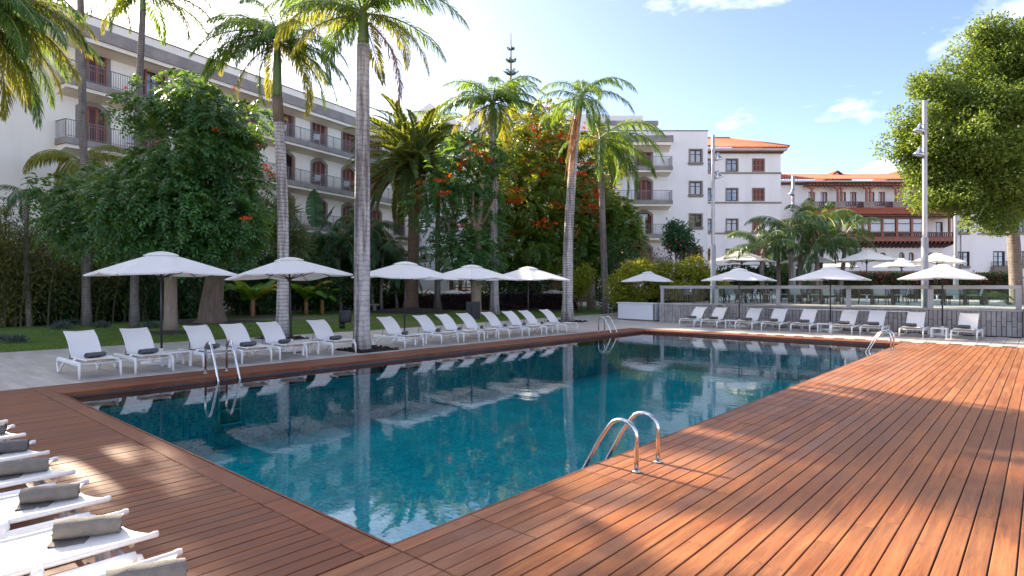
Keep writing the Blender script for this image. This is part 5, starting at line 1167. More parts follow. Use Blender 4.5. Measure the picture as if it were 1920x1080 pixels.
p = gr(1136, 588); royal('dark trunked palm with long drooping fronds beside the white corner block', p, at(1126, 255, p.y), .235, .175,
      [(4, 46, 1.65, None), (-6, 24, 1.65, None), (0, -22, 1.5, None), (-12, -40, 1.6, None), (14, 0, 1.55, None), (-22, -18, 1.5, None), (176, 20, 1.1, None), (90, 78, 1.3, None), (75, 70, 1.2, 'palm_leaf_yellow'), (-60, 10, 1.2, None), (-100, -20, 1.2, None), (60, -20, 1.2, None), (130, 30, 1.1, 'palm_leaf_yellow'), (-30, -40, 1.3, None)],
      'thin_trunk', 1.5, group=PG)
# dry fibre skirt on the leaning palm, part of that palm
lean = [o for o in COL.objects if o.get('label', '').startswith('leaning grey palm')][0]
mb = MB(); c = at(1092, 172, 30.26) - Vector(lean.location)
for i in range(34):
    x0 = c.x - .50 + rnd.uniform(-.25, .12); z0 = c.z - 1.6 + rnd.uniform(-.3, .3); ln = rnd.uniform(1.2, 3.0); y = rnd.uniform(-.5, -.2)
    mb.tube([(x0 + .25, y, z0 + .4), (x0, y - .1, z0 - ln * .5), (x0 - .1 + rnd.uniform(-.1, .1), y, z0 - ln)], [.014, .016, .006], 4, caps=False)
ob('dry_frond', mb.mesh('dry_frond', 'dry_fibre'), lean)
# stocky date palm
p = gr(770, 584); p.z = 0; dp = thing('date_palm', 'stocky date palm with thick brown trunk and dense arching crown', 'palm tree', p)
c = at(776, 308, p.y) - p
ob('trunk', trunk_mesh(spine((0, 0, -.1), (c.x, c.y, c.z - .2), 14, (.1, 0)), [.72, .52, .46, .43, .42, .41, .40, .40, .40, .40, .41, .43, .50, .60, .55], 'date_trunk', 16), dp)
mb = MB(); mb.lathe([(.3, -1.9), (.75, -1.5), (.95, -.7), (.8, .2), (.3, .6)], 14); ob('boot_ball', mb.mesh('boot_ball', 'date_trunk'), dp, c)
for i in range(84):
    el = 86 - 122 * (i / 83) ** .85; az = i * 137.5; put_frond(dp, 'date', 'date_leaf' if el > -18 or rnd.random() < .5 else 'palm_leaf_dry', c + Vector((0, 0, .1)), R(az), el, rnd.uniform(1.1, 1.3), rnd.uniform(-20, 20))
for i in range(10): put_frond(dp, 'dry', 'palm_leaf_dry', c + Vector((0, 0, -.5)), R(i * 36 + 10), -58, rnd.uniform(1.0, 1.35), 0)
# slim dark palm trunk in the middle
p = gr(820, 581); sp_ = thing('slim_palm', 'slim dark palm trunk with a pale green crown behind the stocky date palm', 'palm tree', p); c = at(822, 225, p.y) - p
ob('trunk', trunk_mesh(spine((0, 0, 0), c, 12), [.40, .24, .21, .19, .18, .175, .17, .17, .165, .16, .16, .15, .15], 'thin_trunk'), sp_)
for az, el, s_, mt in ring(15, -35, 65, 0, (1.0, 1.25), ('palm_leaf', 'palm_leaf_yellow')): put_frond(sp_, 'royal', mt, c, R(az), el, s_)
# palm at the right edge
p = at(1908, 540, 36); p.z = 0; rp = thing('edge_palm', 'brown ringed palm trunk below the big tree at the right edge', 'palm tree', p); c = at(1893, 360, 36) - p
ob('trunk', trunk_mesh(spine((0, 0, 0), c, 12, (.05, 0)), [.42, .36, .35, .34, .33, .33, .32, .32, .31, .31, .3, .3, .28], 'thin_trunk'), rp)
for az, el, s_, mt in ring(11, -20, 65, 0, (.9, 1.1)): put_frond(rp, 'royal', 'palm_leaf', c, R(az), el, s_)
# feathery palms on the terrace
KG = 'dark feathery palms before the old building'
kp = [(1478, 428, 1482, 32, 'pale feathery palm left of the second lamp post'), (1511, 415, 1500, 33, 'tallest feathery palm group behind the cream umbrella'), (1551, 408, 1540, 34.5, 'broad feathery palm covering the left end of the gallery'), (1585, 440, 1570, 33, 'dark drooping palm in front of the gallery balustrade'), (1432, 465, 1438, 31, 'low dark palm right of the first tall lamp post'), (1460, 452, 1462, 34, 'dark fan of fronds behind the low palm'), (1530, 470, 1528, 32.5, 'low feathery palm behind the terrace tables')]
for px, py, bx_, Y, d in kp:
    b = at(bx_, 540, Y); b.z = TZ - .1; t = thing('feathery_palm', d, 'palm tree', b, 0, KG); c = at(px, py, Y) - b
    ob('trunk', trunk_mesh(spine((0, 0, 0), c, 8, (rnd.uniform(-.2, .2), 0)), [.14 - .005 * i for i in range(9)], 'thin_trunk', 8), t)
    for az, el, s_, mt in ring(12, -25, 70, rnd.uniform(0, 40), (.72, .98)): put_frond(t, 'kentia', rnd.choice(['kentia_leaf', 'kentia_leaf', 'kentia_leaf', 'palm_leaf']) if px < 1560 and py < 430 else 'kentia_leaf', c, R(az), el, s_)
for px, py, bx_, Y, d in [(52, 362, 56, 26.5, 'small thin palm with grey green fronds against the blank white wall'), (690, 425, 700, 44, 'bushy dark palm between the stained trunk and the date palm'), (640, 440, 640, 43, 'dark garden palm left of the stained trunk'), (718, 470, 715, 43.5, 'low garden palm right of the stained trunk'), (738, 505, 745, 45, 'small palm near the base of the date palm'), (600, 470, 604, 42, 'low dark palm behind the second banana plant'), (150, 300, 158, 31.5, 'yellowish palm top in front of the lowest visible balcony')]:
    b = at(bx_, 585, Y); b.z = -.05; t = thing('garden_palm', d, 'palm tree', b, 0, 'garden palms before the hotel wing'); c = at(px, py, Y) - b
    ob('trunk', trunk_mesh(spine((0, 0, 0), c, 8, (rnd.uniform(-.2, .2), 0)), [.13 - .007 * i for i in range(9)], 'thin_trunk', 8), t)
    for az, el, s_, mt in ring(9 if px == 52 else 14, -30, 65, rnd.uniform(0, 40), (.55, .7) if px == 52 else (1.0, 1.25)): put_frond(t, 'kentia', 'kentia_leaf' if px != 150 else 'palm_leaf_yellow', c, R(az), el, s_)
b = at(1847, 560, 27.5); b.z = TZ; t = thing('potted_palm', 'small low palm behind the glass balustrade at the right', 'palm tree', b)
ob('trunk', trunk_mesh([(0, 0, 0), (0, 0, .3)], [.12, .1], 'thin_trunk', 8), t)
for az, el, s_, mt in ring(9, 10, 60, 0, (.4, .5)): put_frond(t, 'kentia', 'kentia_leaf', Vector((0, 0, .3)), R(az), el, s_)

# ---- leafy crowns
def lobes_pts(lobes, n, g, shell=.35, cut=.72):
    lb = np.array(lobes, float); w = (lb[:, 3] * lb[:, 4] + lb[:, 4] * lb[:, 5] + lb[:, 3] * lb[:, 5]); k = g.choice(len(lb), n * 2, p=w / w.sum())
    d = unit(g.normal(size=(n * 2, 3))); r = 1 - shell * g.random(n * 2) ** 1.3; P = lb[k, :3] + d * lb[k, 3:] * r[:, None]
    keep = np.ones(len(P), bool)
    for q in lb:
        e = np.linalg.norm((P - q[:3]) / q[3:], axis=1); keep &= e > cut * .8
    P, d = P[keep][:n], d[keep][:n]; return P, d
def sublobes(lobes, n, r0, r1, seed, shell=.25):
    g = np.random.default_rng(seed); C_, N_ = lobes_pts(lobes, n, g, shell, .55); r = g.uniform(r0, r1, len(C_))
    return [(*(c + d * g.uniform(-.1, .55) * q), q * g.uniform(.9, 1.25), q * g.uniform(.9, 1.25), q * g.uniform(.6, .85)) for c, d, q in zip(C_, N_, r)]
def crown_clumped(sub, n, ll, lw, mat, seed, shell=.5, up=.5):
    g = np.random.default_rng(seed); P, O = lobes_pts(sub, n, g, shell, .0); P = P + g.normal(size=P.shape) * .05
    D = unit(O * .9 + g.normal(size=P.shape) * .75 + np.array([0, 0, -.1])); N = unit(O * .7 + np.array([0, 0, up]) + g.normal(size=P.shape) * .5)
    V, Fc = blades(P, D, N, ll * g.uniform(.7, 1.3, len(P)), lw * g.uniform(.8, 1.2, len(P))); return np_mesh('crown', V, Fc, mat)
def crown_simple(lobes, clumps, per, rc, ll, lw, mat, seed, up=.35, droop=0., shell=.4, twig=0.):
    g = np.random.default_rng(seed); C_, N_ = lobes_pts(lobes, clumps, g, shell); m = len(C_)
    R_ = rc * g.uniform(.55, 1.25, m); P = np.repeat(C_, per, 0) + g.normal(size=(m * per, 3)) * np.repeat(R_, per)[:, None] * np.array([.55, .55, .42]); O = np.repeat(N_, per, 0)
    if twig:
        T_ = unit(N_ + g.normal(size=N_.shape) * .5 + np.array([0, 0, .1])); u_ = g.random(m * per)[:, None]; P = np.repeat(C_, per, 0) + np.repeat(T_ * (twig * g.uniform(.3, 1.5, m))[:, None], per, 0) * u_ - np.array([0, 0, 1]) * u_ ** 2 * twig * .25 + g.normal(size=(m * per, 3)) * rc * .42 * (1.15 - .6 * u_)
    D = unit(O * .8 + g.normal(size=P.shape) * .8 + np.array([0, 0, -droop])); N = unit(O * .6 + np.array([0, 0, up]) + g.normal(size=P.shape) * .55)
    V, Fc = blades(P, D, N, ll * g.uniform(.7, 1.3, len(P)), lw * g.uniform(.8, 1.2, len(P))); return np_mesh('crown', V, Fc, mat)
def crown_pinnate(lobes, n, L, pairs, ll, lw, mat, seed, droop=.6, shell=.35):
    g = np.random.default_rng(seed); C_, N_ = lobes_pts(lobes, n, g, shell); m = len(C_)
    D = unit(N_ + g.normal(size=C_.shape) * .45 + np.array([0, 0, .15])); Sd = unit(np.cross(D, np.array([0, 0, 1.]) + g.normal(size=D.shape) * .25)); parts = []
    for k in range(pairs):
        t = (k + .6) / pairs; q = C_ + D * L * t + np.array([0, 0, -1]) * droop * L * t * t; Dt = unit(D + np.array([0, 0, -2]) * droop * t)
        for s in (-1, 1):
            dl = unit(Sd * s + Dt * .35 + np.array([0, 0, -.25]) + g.normal(size=D.shape) * .12); up = unit(np.cross(Sd, Dt)); up *= np.sign(up[:, 2:3] + 1e-6)
            parts.append(blades(q, dl, up + g.normal(size=D.shape) * .15, ll * (1 - .35 * abs(t - .5)) * np.ones(m), lw))
    q = C_ + D * L + np.array([0, 0, -1]) * droop * L; parts.append(blades(q, unit(D + np.array([0, 0, -2]) * droop), unit(np.cross(Sd, D)), ll, lw))
    return np_mesh('crown', *join(parts), mat)
def limbs(par, base, joints, mat='bark', name='limb', n=8):
    for pts, rads in joints:
        mb = MB(); P = [Vector(q) for q in pts]
        Q = [P[0]]
        for i in range(1, len(P)): Q += [P[i - 1].lerp(P[i], .5) + Vector((rnd.uniform(-.06, .06), rnd.uniform(-.06, .06), 0)), P[i]]
        rr = [rads[0] + (rads[1] - rads[0]) * i / (len(Q) - 1) for i in range(len(Q))]; mb.tube(Q, rr, n); ob(name, mb.mesh(name, mat), par)
def petals_mesh(seed):
    g = np.random.default_rng(seed); n = 26; d = unit(g.normal(size=(n, 3)) * np.array([1, 1, .35])); P = g.normal(size=(n, 3)) * np.array([.13, .13, .05])
    V, Fc = blades(P, unit(d + np.array([0, 0, .5])), unit(g.normal(size=(n, 3)) + np.array([0, 0, 1])), g.uniform(.12, .2, n), .085, -.15); return np_mesh('blossom', V, Fc, 'petal')
BL = [petals_mesh(i) for i in range(3)]
def lob(rows, Y, ref, k=1.0):
    """crown lobes given in the photo's columns and rows at depth Y, relative to ref"""
    out = []
    for px, py, rx, rz, dy in rows:
        q = at(px, py, Y + dy) - ref; s = (Y + dy) / F; out.append((q.x, q.y, q.z, rx * s, max(rx, rz) * s * .85 * k, rz * s))
    return out
def tree(name, label, cat, base, lobes, crown, trunk, tmat, joints, blossoms=(), group=None, bs=1.0):
    t = thing(name, label, cat, base, 0, group)
    if trunk: ob('trunk', trunk_mesh(trunk[0], trunk[1], tmat, 14), t)
    limbs(t, base, joints, tmat)
    if crown: ob('crown', crown, t)
    for q in blossoms: ob('blossom', rnd.choice(BL), t, q, rz=rnd.uniform(0, 6), scale=rnd.uniform(.95, 1.5) * bs)
    return t
def blos(pxs, Y, ref, lo=-1.2, hi=-.2, lobes=None):
    out = []
    for px, py in pxs:
        q = at(px, py, Y) - ref
        if lobes:                                                   # push to the front surface of the crown
            best = 0
            for c in lobes:
                e = ((q.x - c[0]) / c[3]) ** 2 + ((q.z - c[2]) / c[5]) ** 2
                if e < 1: best = min(best, c[1] - c[4] * math.sqrt(1 - e) - .35)
            s = (Y + best) / Y; q = at(px, py, Y + best) - ref
        out.append(q)
    return out
# dark tulip tree on the left lawn
b = gr(320, 622); Y = b.y
L1 = lob([(a, b, c * .86, d * .86, e) for a, b, c, d, e in [(345, 200, 58, 44, 0), (262, 212, 26, 18, -.3), (410, 240, 56, 46, 0), (375, 290, 80, 56, -.8), (300, 320, 50, 34, -.3), (440, 300, 54, 58, .4), (200, 365, 66, 48, -.6), (280, 375, 85, 62, -1.4), (385, 370, 90, 66, -1.2), (432, 385, 48, 56, .2), (160, 385, 40, 34, .3), (220, 430, 60, 38, -.6), (340, 435, 80, 46, -.8), (415, 440, 52, 42, -.4), (310, 160, 30, 24, .4), (480, 330, 28, 30, 0), (240, 210, 22, 18, 0), (455, 250, 24, 22, 0), (128, 405, 18, 14, 0), (150, 430, 26, 20, 0), (370, 190, 30, 26, -.4), (470, 355, 24, 24, 0)]], Y, b)
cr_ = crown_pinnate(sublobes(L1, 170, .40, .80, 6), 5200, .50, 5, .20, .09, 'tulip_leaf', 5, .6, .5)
z = lambda px, py, dy=0: tuple(at(px, py, Y + dy) - b)
bl1 = blos([(478, 265), (487, 275), (497, 310), (503, 318), (510, 330), (465, 410), (483, 408), (440, 165), (236, 165), (300, 345), (405, 245), (105, 330)], Y, b, lobes=L1)
tree('tulip_tree', 'big dark green tree with pale straight trunk and few red blossoms, left lawn', 'tree', b, L1, cr_,
     ([(0, 0, -.1), (.0, 0, .5), (.0, 0, 2.), z(318, 480), z(322, 430)], [.30, .24, .22, .21, .19]), 'bark_pale',
     [([z(320, 470), z(285, 462, -.2), z(250, 425), z(225, 400)], (.11, .05)), ([z(321, 450), z(345, 380), z(360, 310), z(350, 240)], (.16, .05)), ([z(321, 460), z(370, 430), z(400, 380)], (.13, .05)), ([z(321, 440), z(305, 370), z(290, 300)], (.13, .05)), ([z(345, 380), z(410, 330), z(430, 290)], (.08, .03))], bl1, bs=.48)
# dragon tree
b = gr(398, 606); Y = b.y; zz = lambda px, py, dy=0: tuple(at(px, py, Y + dy) - b)
t = tree('dragon_tree', 'dragon tree with swollen grey trunk and spiky leaf rosettes reaching right', 'tree', b, None, None,
     ([(-.05, 0, -.1), (0, 0, .15), zz(396, 575), zz(402, 530), zz(410, 495), zz(412, 480)], [.92, .68, .52, .44, .40, .38]), 'bark',
     [([zz(412, 490), zz(440, 475), zz(480, 460), zz(520, 430)], (.34, .16)), ([zz(470, 463), zz(485, 440), zz(500, 415)], (.2, .12)), ([zz(410, 490), zz(395, 460), zz(385, 430)], (.3, .15)), ([zz(440, 477), zz(455, 440), zz(470, 400)], (.2, .1)), ([zz(485, 458), zz(515, 462), zz(545, 455)], (.16, .1))])
g = np.random.default_rng(3)
for px, py, dy in [(500, 398, 0), (520, 420, -.4), (545, 440, 0), (480, 390, .5), (470, 420, -.6), (535, 400, .6), (560, 462, .3), (505, 440, -.8), (385, 420, .5)]:
    n = 150; d = unit(g.normal(size=(n, 3)) + np.array([0, 0, .35])); V, Fc = blades(d * .08, d, unit(np.cross(d, g.normal(size=(n, 3)))), g.uniform(.7, 1.05, n), .05, .25); ob('rosette', np_mesh('rosette', V, Fc, 'dragon_leaf'), t, zz(px, py, dy))
# flowering tulip trees in the middle
b = gr(892, 591); Y = b.y; zm = lambda px, py, dy=0: tuple(at(px, py, Y + dy) - b)
L2 = lob([(a, b, c * .82, d * .78, e) for a, b, c, d, e in [(885, 290, 40, 30, 0), (845, 350, 44, 34, 0), (820, 385, 36, 26, -.4), (880, 350, 42, 45, .5), (900, 405, 40, 36, 0), (830, 430, 34, 22, 0), (860, 470, 42, 22, -.4), (800, 440, 16, 12, 0), (910, 310, 30, 40, .5), (890, 490, 36, 14, 0)]], Y, b)
bl2 = blos([(880, 268), (887, 282), (907, 270), (900, 290), (912, 302), (869, 310), (863, 318), (868, 295), (820, 340), (845, 330), (835, 363), (785, 370), (908, 320), (830, 366), (862, 424), (790, 345)], Y, b, lobes=L2)
tree('tulip_tree', 'open branched tree with orange red blossoms beside the straight white palm on its left', 'tree', b, L2, crown_pinnate(sublobes(L2, 70, .6, 1.1, 9), 1150, .55, 5, .27, .12, 'tulip_leaf', 8, .5, .6),
     ([(0, 0, -.1), (.02, 0, .4), zm(893, 540), zm(897, 480), zm(898, 420), zm(905, 340)], [.42, .34, .30, .26, .2, .08]), 'bark_pale',
     [([zm(896, 490), zm(868, 470), zm(842, 440), zm(838, 405)], (.16, .06)), ([zm(897, 460), zm(886, 400), zm(888, 350)], (.16, .05)), ([zm(850, 455), zm(830, 400), zm(826, 375)], (.1, .04)), ([zm(898, 430), zm(925, 380), zm(935, 340)], (.1, .04))], bl2)
b = gr(1000, 579); Y = b.y; zt = lambda px, py, dy=0: tuple(at(px, py, Y + dy) - b)
L3 = lob([(1010, 260, 55, 45, 0), (960, 330, 70, 62, -.5), (1045, 240, 28, 40, .5), (1060, 320, 70, 70, 0), (1000, 385, 85, 62, -1.4), (1090, 390, 60, 60, 0), (950, 430, 55, 45, -.6), (1030, 450, 80, 44, -.8), (1110, 300, 42, 50, .4), (1110, 455, 40, 40, .3), (975, 290, 40, 40, .4), (985, 470, 45, 26, -.6)], Y, b)
pl = [(998, 218), (1006, 226), (1005, 236), (992, 240), (1030, 205), (1055, 258), (1015, 258), (1008, 265), (1030, 252), (1035, 275), (1040, 264), (985, 290), (985, 300), (1005, 281), (1013, 281), (1042, 298), (1050, 297), (1029, 300), (955, 318), (965, 330), (1070, 305), (1078, 268), (1108, 243), (1112, 275), (1118, 264), (959, 363), (1002, 325), (1010, 323), (1022, 324), (1060, 256), (1095, 240), (993, 345), (965, 353), (968, 371), (975, 375), (1094, 305), (957, 375), (1085, 355), (1100, 362), (1112, 368), (1118, 358), (1120, 372), (1098, 378), (1105, 385), (1120, 390), (1050, 390), (1062, 392), (1005, 420), (1020, 424), (1028, 428), (960, 440), (945, 455), (950, 462), (1103, 398), (1125, 420), (1118, 440), (1108, 432), (1130, 450), (1090, 400), (1075, 428), (1058, 415), (1128, 408), (1120, 350), (1100, 340), (1085, 325)]
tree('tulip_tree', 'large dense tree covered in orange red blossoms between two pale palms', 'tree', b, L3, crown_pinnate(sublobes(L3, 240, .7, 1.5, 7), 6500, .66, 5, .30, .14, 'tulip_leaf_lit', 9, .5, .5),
     ([(0, 0, -.1), (0, 0, .4), zt(1000, 530), zt(1002, 480), zt(1005, 440)], [.62, .5, .46, .44, .38]), 'bark',
     [([zt(1003, 480), zt(985, 450), zt(970, 400), zt(960, 350)], (.26, .07)), ([zt(1004, 460), zt(1030, 420), zt(1050, 370)], (.26, .07)), ([zt(1005, 440), zt(1008, 380), zt(1010, 300)], (.26, .06)), ([zt(1003, 485), zt(1030, 478), zt(1048, 455)], (.14, .05))], blos(pl + [(x_ + rnd.uniform(-16, 16), y_ + rnd.uniform(-12, 12)) for x_, y_ in pl], Y, b, lobes=L3))
b = gr(958, 579); Y = b.y; z4 = lambda px, py, dy=0: tuple(at(px, py, Y + dy) - b)
L4 = lob([(958, 510, 45, 24, 0), (930, 490, 34, 22, .3), (1000, 530, 36, 16, 0), (960, 540, 50, 14, 0)], Y, b)
tree('small_tree', 'low dark tree with flat crown under the flowering tree, right of the white palm', 'tree', b, L4, crown_simple(L4, 260, 16, .5, .26, .12, 'shrub_leaf', 21), ([(0, 0, -.1), z4(958, 560), z4(957, 520)], [.34, .28, .24]), 'bark', [([z4(957, 530), z4(940, 505), z4(930, 490)], (.14, .05)), ([z4(957, 530), z4(980, 520), z4(1000, 525)], (.14, .05))])
b = gr(1110, 580); Y = b.y; z5 = lambda px, py, dy=0: tuple(at(px, py, Y + dy) - b)
L5 = lob([(1165, 420, 34, 34, 0), (1180, 455, 28, 32, -.3), (1150, 450, 34, 42, .3), (1140, 480, 34, 26, 0), (1120, 470, 34, 30, 0), (1185, 480, 22, 16, 0), (1160, 385, 22, 18, .2)], Y, b)
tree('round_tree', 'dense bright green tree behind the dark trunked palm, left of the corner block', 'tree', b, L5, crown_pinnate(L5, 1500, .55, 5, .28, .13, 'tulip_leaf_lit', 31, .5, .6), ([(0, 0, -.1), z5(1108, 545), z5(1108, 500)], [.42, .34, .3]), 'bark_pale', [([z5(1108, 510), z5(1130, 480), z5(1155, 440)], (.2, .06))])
# fibrous leaning trunks in the shade
for px, bx_, d in ((1085, 1088, 'left'), (1112, 1110, 'right')):
    pass
# bare bougainvillea and yellow shrubs behind the bar
b = Vector((9.6, 36.5, 0)); t = thing('bare_shrub', 'bare tangled grey shrub with a few pink flowers before the corner block', 'shrub', b)
mb = MB()
def twig(p, d, l, r, dep):
    q = p + d * l; mb.tube([p, p.lerp(q, .5) + Vector((rnd.uniform(-.08, .08),) * 3), q], [r, r * .85, r * .7], 4, caps=False)
    if dep:
        for _ in range(3): twig(q, (d + Vector((rnd.uniform(-.8, .8), rnd.uniform(-.8, .8), rnd.uniform(-.35, .6)))).normalized(), l * rnd.uniform(.6, .85), r * .62, dep - 1)
for _ in range(9): twig(Vector((rnd.uniform(-1.4, 1.4), rnd.uniform(-.6, .6), .3)), Vector((rnd.uniform(-.5, .5), rnd.uniform(-.4, .4), 1)).normalized(), 1.25, .04, 4)
ob('branches', mb.mesh('branches', 'bark'), t)
V, Fc = blades(rng.normal(size=(330, 3)) * np.array([1.6, .9, .9]) + np.array([0, 0, 3.0]), rng.normal(size=(330, 3)), rng.normal(size=(330, 3)), .12, .07); stuff(ob('flowers', np_mesh('flowers', V, Fc, 'pink_petal'), t))
YGp = 'yellow green shrubs behind the bar'
for i, (rows, Y, d) in enumerate([([(1185, 512, 24, 20, 0), (1160, 540, 20, 26, 0), (1205, 505, 24, 16, .3), (1180, 555, 30, 18, 0)], 34.5, 'yellow leaved shrub left of the bar umbrella'), ([(1255, 512, 30, 22, 0), (1235, 535, 28, 24, 0), (1280, 530, 26, 24, 0)], 35.5, 'brightest yellow shrub right of the bar umbrella'), ([(1300, 505, 28, 22, 0), (1322, 525, 24, 22, .3), (1285, 545, 34, 16, 0), (1345, 540, 22, 14, 0)], 34.5, 'yellow green shrub beside the first tall lamp post'), ([(1085, 530, 14, 26, 0), (1100, 515, 10, 20, 0)], 41, 'yellow leaved sapling between the two palm trunks')]):
    px, py = rows[0][:2]; b = at(px, 560, Y); b.z = 0; L_ = lob(rows, Y, b)
    t = thing('yellow_shrub', d, 'shrub', b, 0, YGp); ob('crown', crown_simple(L_, 170 * len(rows), 9, .28, .17, .085, 'yellow_leaf', 40 + i, .6), t)
    mb = MB()
    for k in range(9): mb.tube([(rnd.uniform(-.4, .4), rnd.uniform(-.3, .3), 0), (L_[0][0] + rnd.uniform(-.8, .8), rnd.uniform(-.3, .3), L_[0][2])], [.03, .014], 5)
    ob('stems', mb.mesh('stems', 'bark'), t)
for i, (rows, Y, d) in enumerate([([(1390, 525, 40, 22, 0), (1345, 530, 30, 20, 0), (1440, 525, 40, 20, 0), (1475, 520, 26, 26, 0)], 38, 'dark green shrubs behind the left of the terrace'), ([(1240, 555, 40, 22, 0), (1190, 570, 40, 18, 0), (1290, 560, 40, 18, 0)], 37.0, 'dark shrub under the yellow ones behind the bar'), ([(1160, 490, 30, 40, 0), (1150, 545, 28, 40, 0)], 43, 'dark tall shrub right of the dark trunked palm'), ([(1270, 445, 18, 26, 0), (1290, 470, 14, 16, 0)], 39, 'single leafy branch standing over the bare shrub')]):
    px, py = rows[0][:2]; b = at(px, 560, Y); b.z = 0; L_ = lob(rows, Y, b)
    t = thing('dark_shrub', d, 'shrub', b, 0, 'dark shrubs by the terrace'); ob('crown', crown_simple(L_, 150 * len(rows), 12, .4, .24, .11, 'shrub_leaf' if i != 3 else 'bird_leaf', 60 + i), t)
    mb = MB()
    for k in range(6): mb.tube([(rnd.uniform(-.3, .3), rnd.uniform(-.2, .2), 0), (L_[0][0] + rnd.uniform(-.5, .5), rnd.uniform(-.2, .2), L_[0][2])], [.05, .02], 5)
    ob('stems', mb.mesh('stems', 'bark'), t)
# bougainvillea hedge at the back of the terrace
def hedge(label, x0, x1, y, dz_, z0, h, mat, seed, n, name='hedge', cat='hedge', loc=None, rz=0):
    g = np.random.default_rng(seed); P = np.stack([g.uniform(x0, x1, n), g.uniform(-dz_, dz_, n), g.uniform(0, h, n)], 1); f = g.random(n)
    P[f < .5, 1] = -dz_ + g.normal(0, .05, (f < .5).sum()); P[f > .72, 2] = h + g.normal(0, .06, (f > .72).sum())
    D = g.normal(size=P.shape) + np.array([0, -.5, .4]); V, Fc = blades(P, D, g.normal(size=P.shape) + np.array([0, -.6, .5]), g.uniform(.1, .2, n), .09)
    t = thing(name, label, cat, loc or Vector((0, y, z0)), rz); ob('foliage', np_mesh('foliage', V, Fc, mat), t)
    mb = MB(); mb.box(x0 + .06, x1 - .06, -dz_ + .12, dz_ - .12, 0, h - .12); ob('inner_twigs', mb.mesh('inner_twigs', 'mulch'), t); return t
hedge('clipped dark purple hedge across the back of the lawn', -17.5, 5.0, 46.2, .6, -.05, 1.12, 'hedge_leaf', 5, 22000)
hedge('dark bougainvillea hedge along the back of the raised terrace', 20.0, 37, 45, .7, 0, 2.65, 'shrub_leaf', 6, 20000)
V, Fc = blades(rng.uniform((25, -.9, 2.0), (36, -.5, 2.9), (420, 3)), rng.normal(size=(420, 3)), rng.normal(size=(420, 3)), .17, .12); stuff(ob('blossom', np_mesh('blossom', V, Fc, 'pink_petal'), COL.objects.get('hedge.001')))
# big tree on the right
b = Vector((27.2, 29.5, 0)); Y = 29.5; zf = lambda px, py, dy=0: tuple(at(px, py, Y + dy) - b)
L6 = lob([(a + 24, b - 14, c * .9, d * .88, e) for a, b, c, d, e in [(1760, 190, 52, 42, 0), (1720, 270, 50, 50, 0), (1735, 345, 46, 34, .4), (1810, 160, 60, 50, .5), (1880, 120, 60, 50, 0), (1800, 260, 80, 66, -1.2), (1880, 230, 90, 80, -.8), (1810, 340, 72, 48, -.8), (1780, 370, 46, 26, 0), (1880, 340, 80, 52, -.6), (1850, 385, 60, 26, .2), (1960, 160, 90, 80, 0), (2000, 280, 110, 90, 0), (1920, 400, 36, 22, .5), (1700, 220, 24, 20, 0), (1690, 160, 16, 12, 0), (2060, 200, 90, 90, 0), (1990, 100, 70, 50, 0), (1830, 85, 22, 22, 0), (1895, 80, 40, 24, 0), (1720, 320, 30, 36, .5), (1840, 70, 18, 14, 0), (1760, 405, 40, 18, 0), (1820, 418, 46, 18, 0), (1715, 385, 26, 16, 0), (1690, 250, 22, 16, 0)]], Y, b, 1.0)
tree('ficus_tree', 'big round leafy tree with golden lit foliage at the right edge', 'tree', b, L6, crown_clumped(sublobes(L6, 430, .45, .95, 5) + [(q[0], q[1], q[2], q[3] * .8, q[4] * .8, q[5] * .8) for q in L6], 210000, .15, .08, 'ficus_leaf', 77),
     ([(0, 0, -.1), (0, 0, 1), zf(1990, 470), zf(1985, 420)], [.75, .6, .52, .48]), 'bark_pale',
     [([zf(1985, 425), zf(1940, 400, .3), zf(1912, 370), zf(1890, 320)], (.32, .1)), ([zf(1985, 425), zf(1990, 330), zf(1960, 240)], (.3, .08)), ([zf(1912, 372), zf(1860, 330), zf(1800, 290)], (.15, .05)), ([zf(1985, 420), zf(2050, 330), zf(2070, 240)], (.26, .08)), ([zf(1890, 320), zf(1880, 240), zf(1860, 180)], (.12, .04))])
# Norfolk pine far behind
b = at(958, 540, 75); b.z = 0; t = thing('norfolk_pine', 'tall tiered pine top rising behind the straight white palm', 'tree', b); hz = at(958, 62, 75).z
ob('trunk', trunk_mesh([(0, 0, 0), (0, 0, hz * .6), (0, 0, hz)], [.5, .28, .04], 'bark', 8), t); parts = []; g = np.random.default_rng(12)
for k in range(14):
    zz_ = hz - 2.2 - k * 1.55; l_ = min(3.0, .4 + k * .22); n = 6
    for i in range(n):
        a = math.tau * i / n + k * .5; d = np.array([math.cos(a), math.sin(a), .28]); m_ = int(l_ / .11); tt = np.linspace(.05, 1, m_)[:, None]
        P = np.array([0, 0, zz_]) + d * l_ * tt + np.array([0, 0, .35]) * l_ * tt ** 2 * .6
        for s in (-1, 0, 1): parts.append(blades(P, unit(np.array([-math.sin(a) * s, math.cos(a) * s, .5 + .6 * (s == 0)]) + d * .5 + g.normal(size=P.shape) * .15), g.normal(size=P.shape), .55 * (1.1 - tt[:, 0] * .5), .14))
ob('crown', np_mesh('crown', *join(parts), 'pine_leaf'), t)
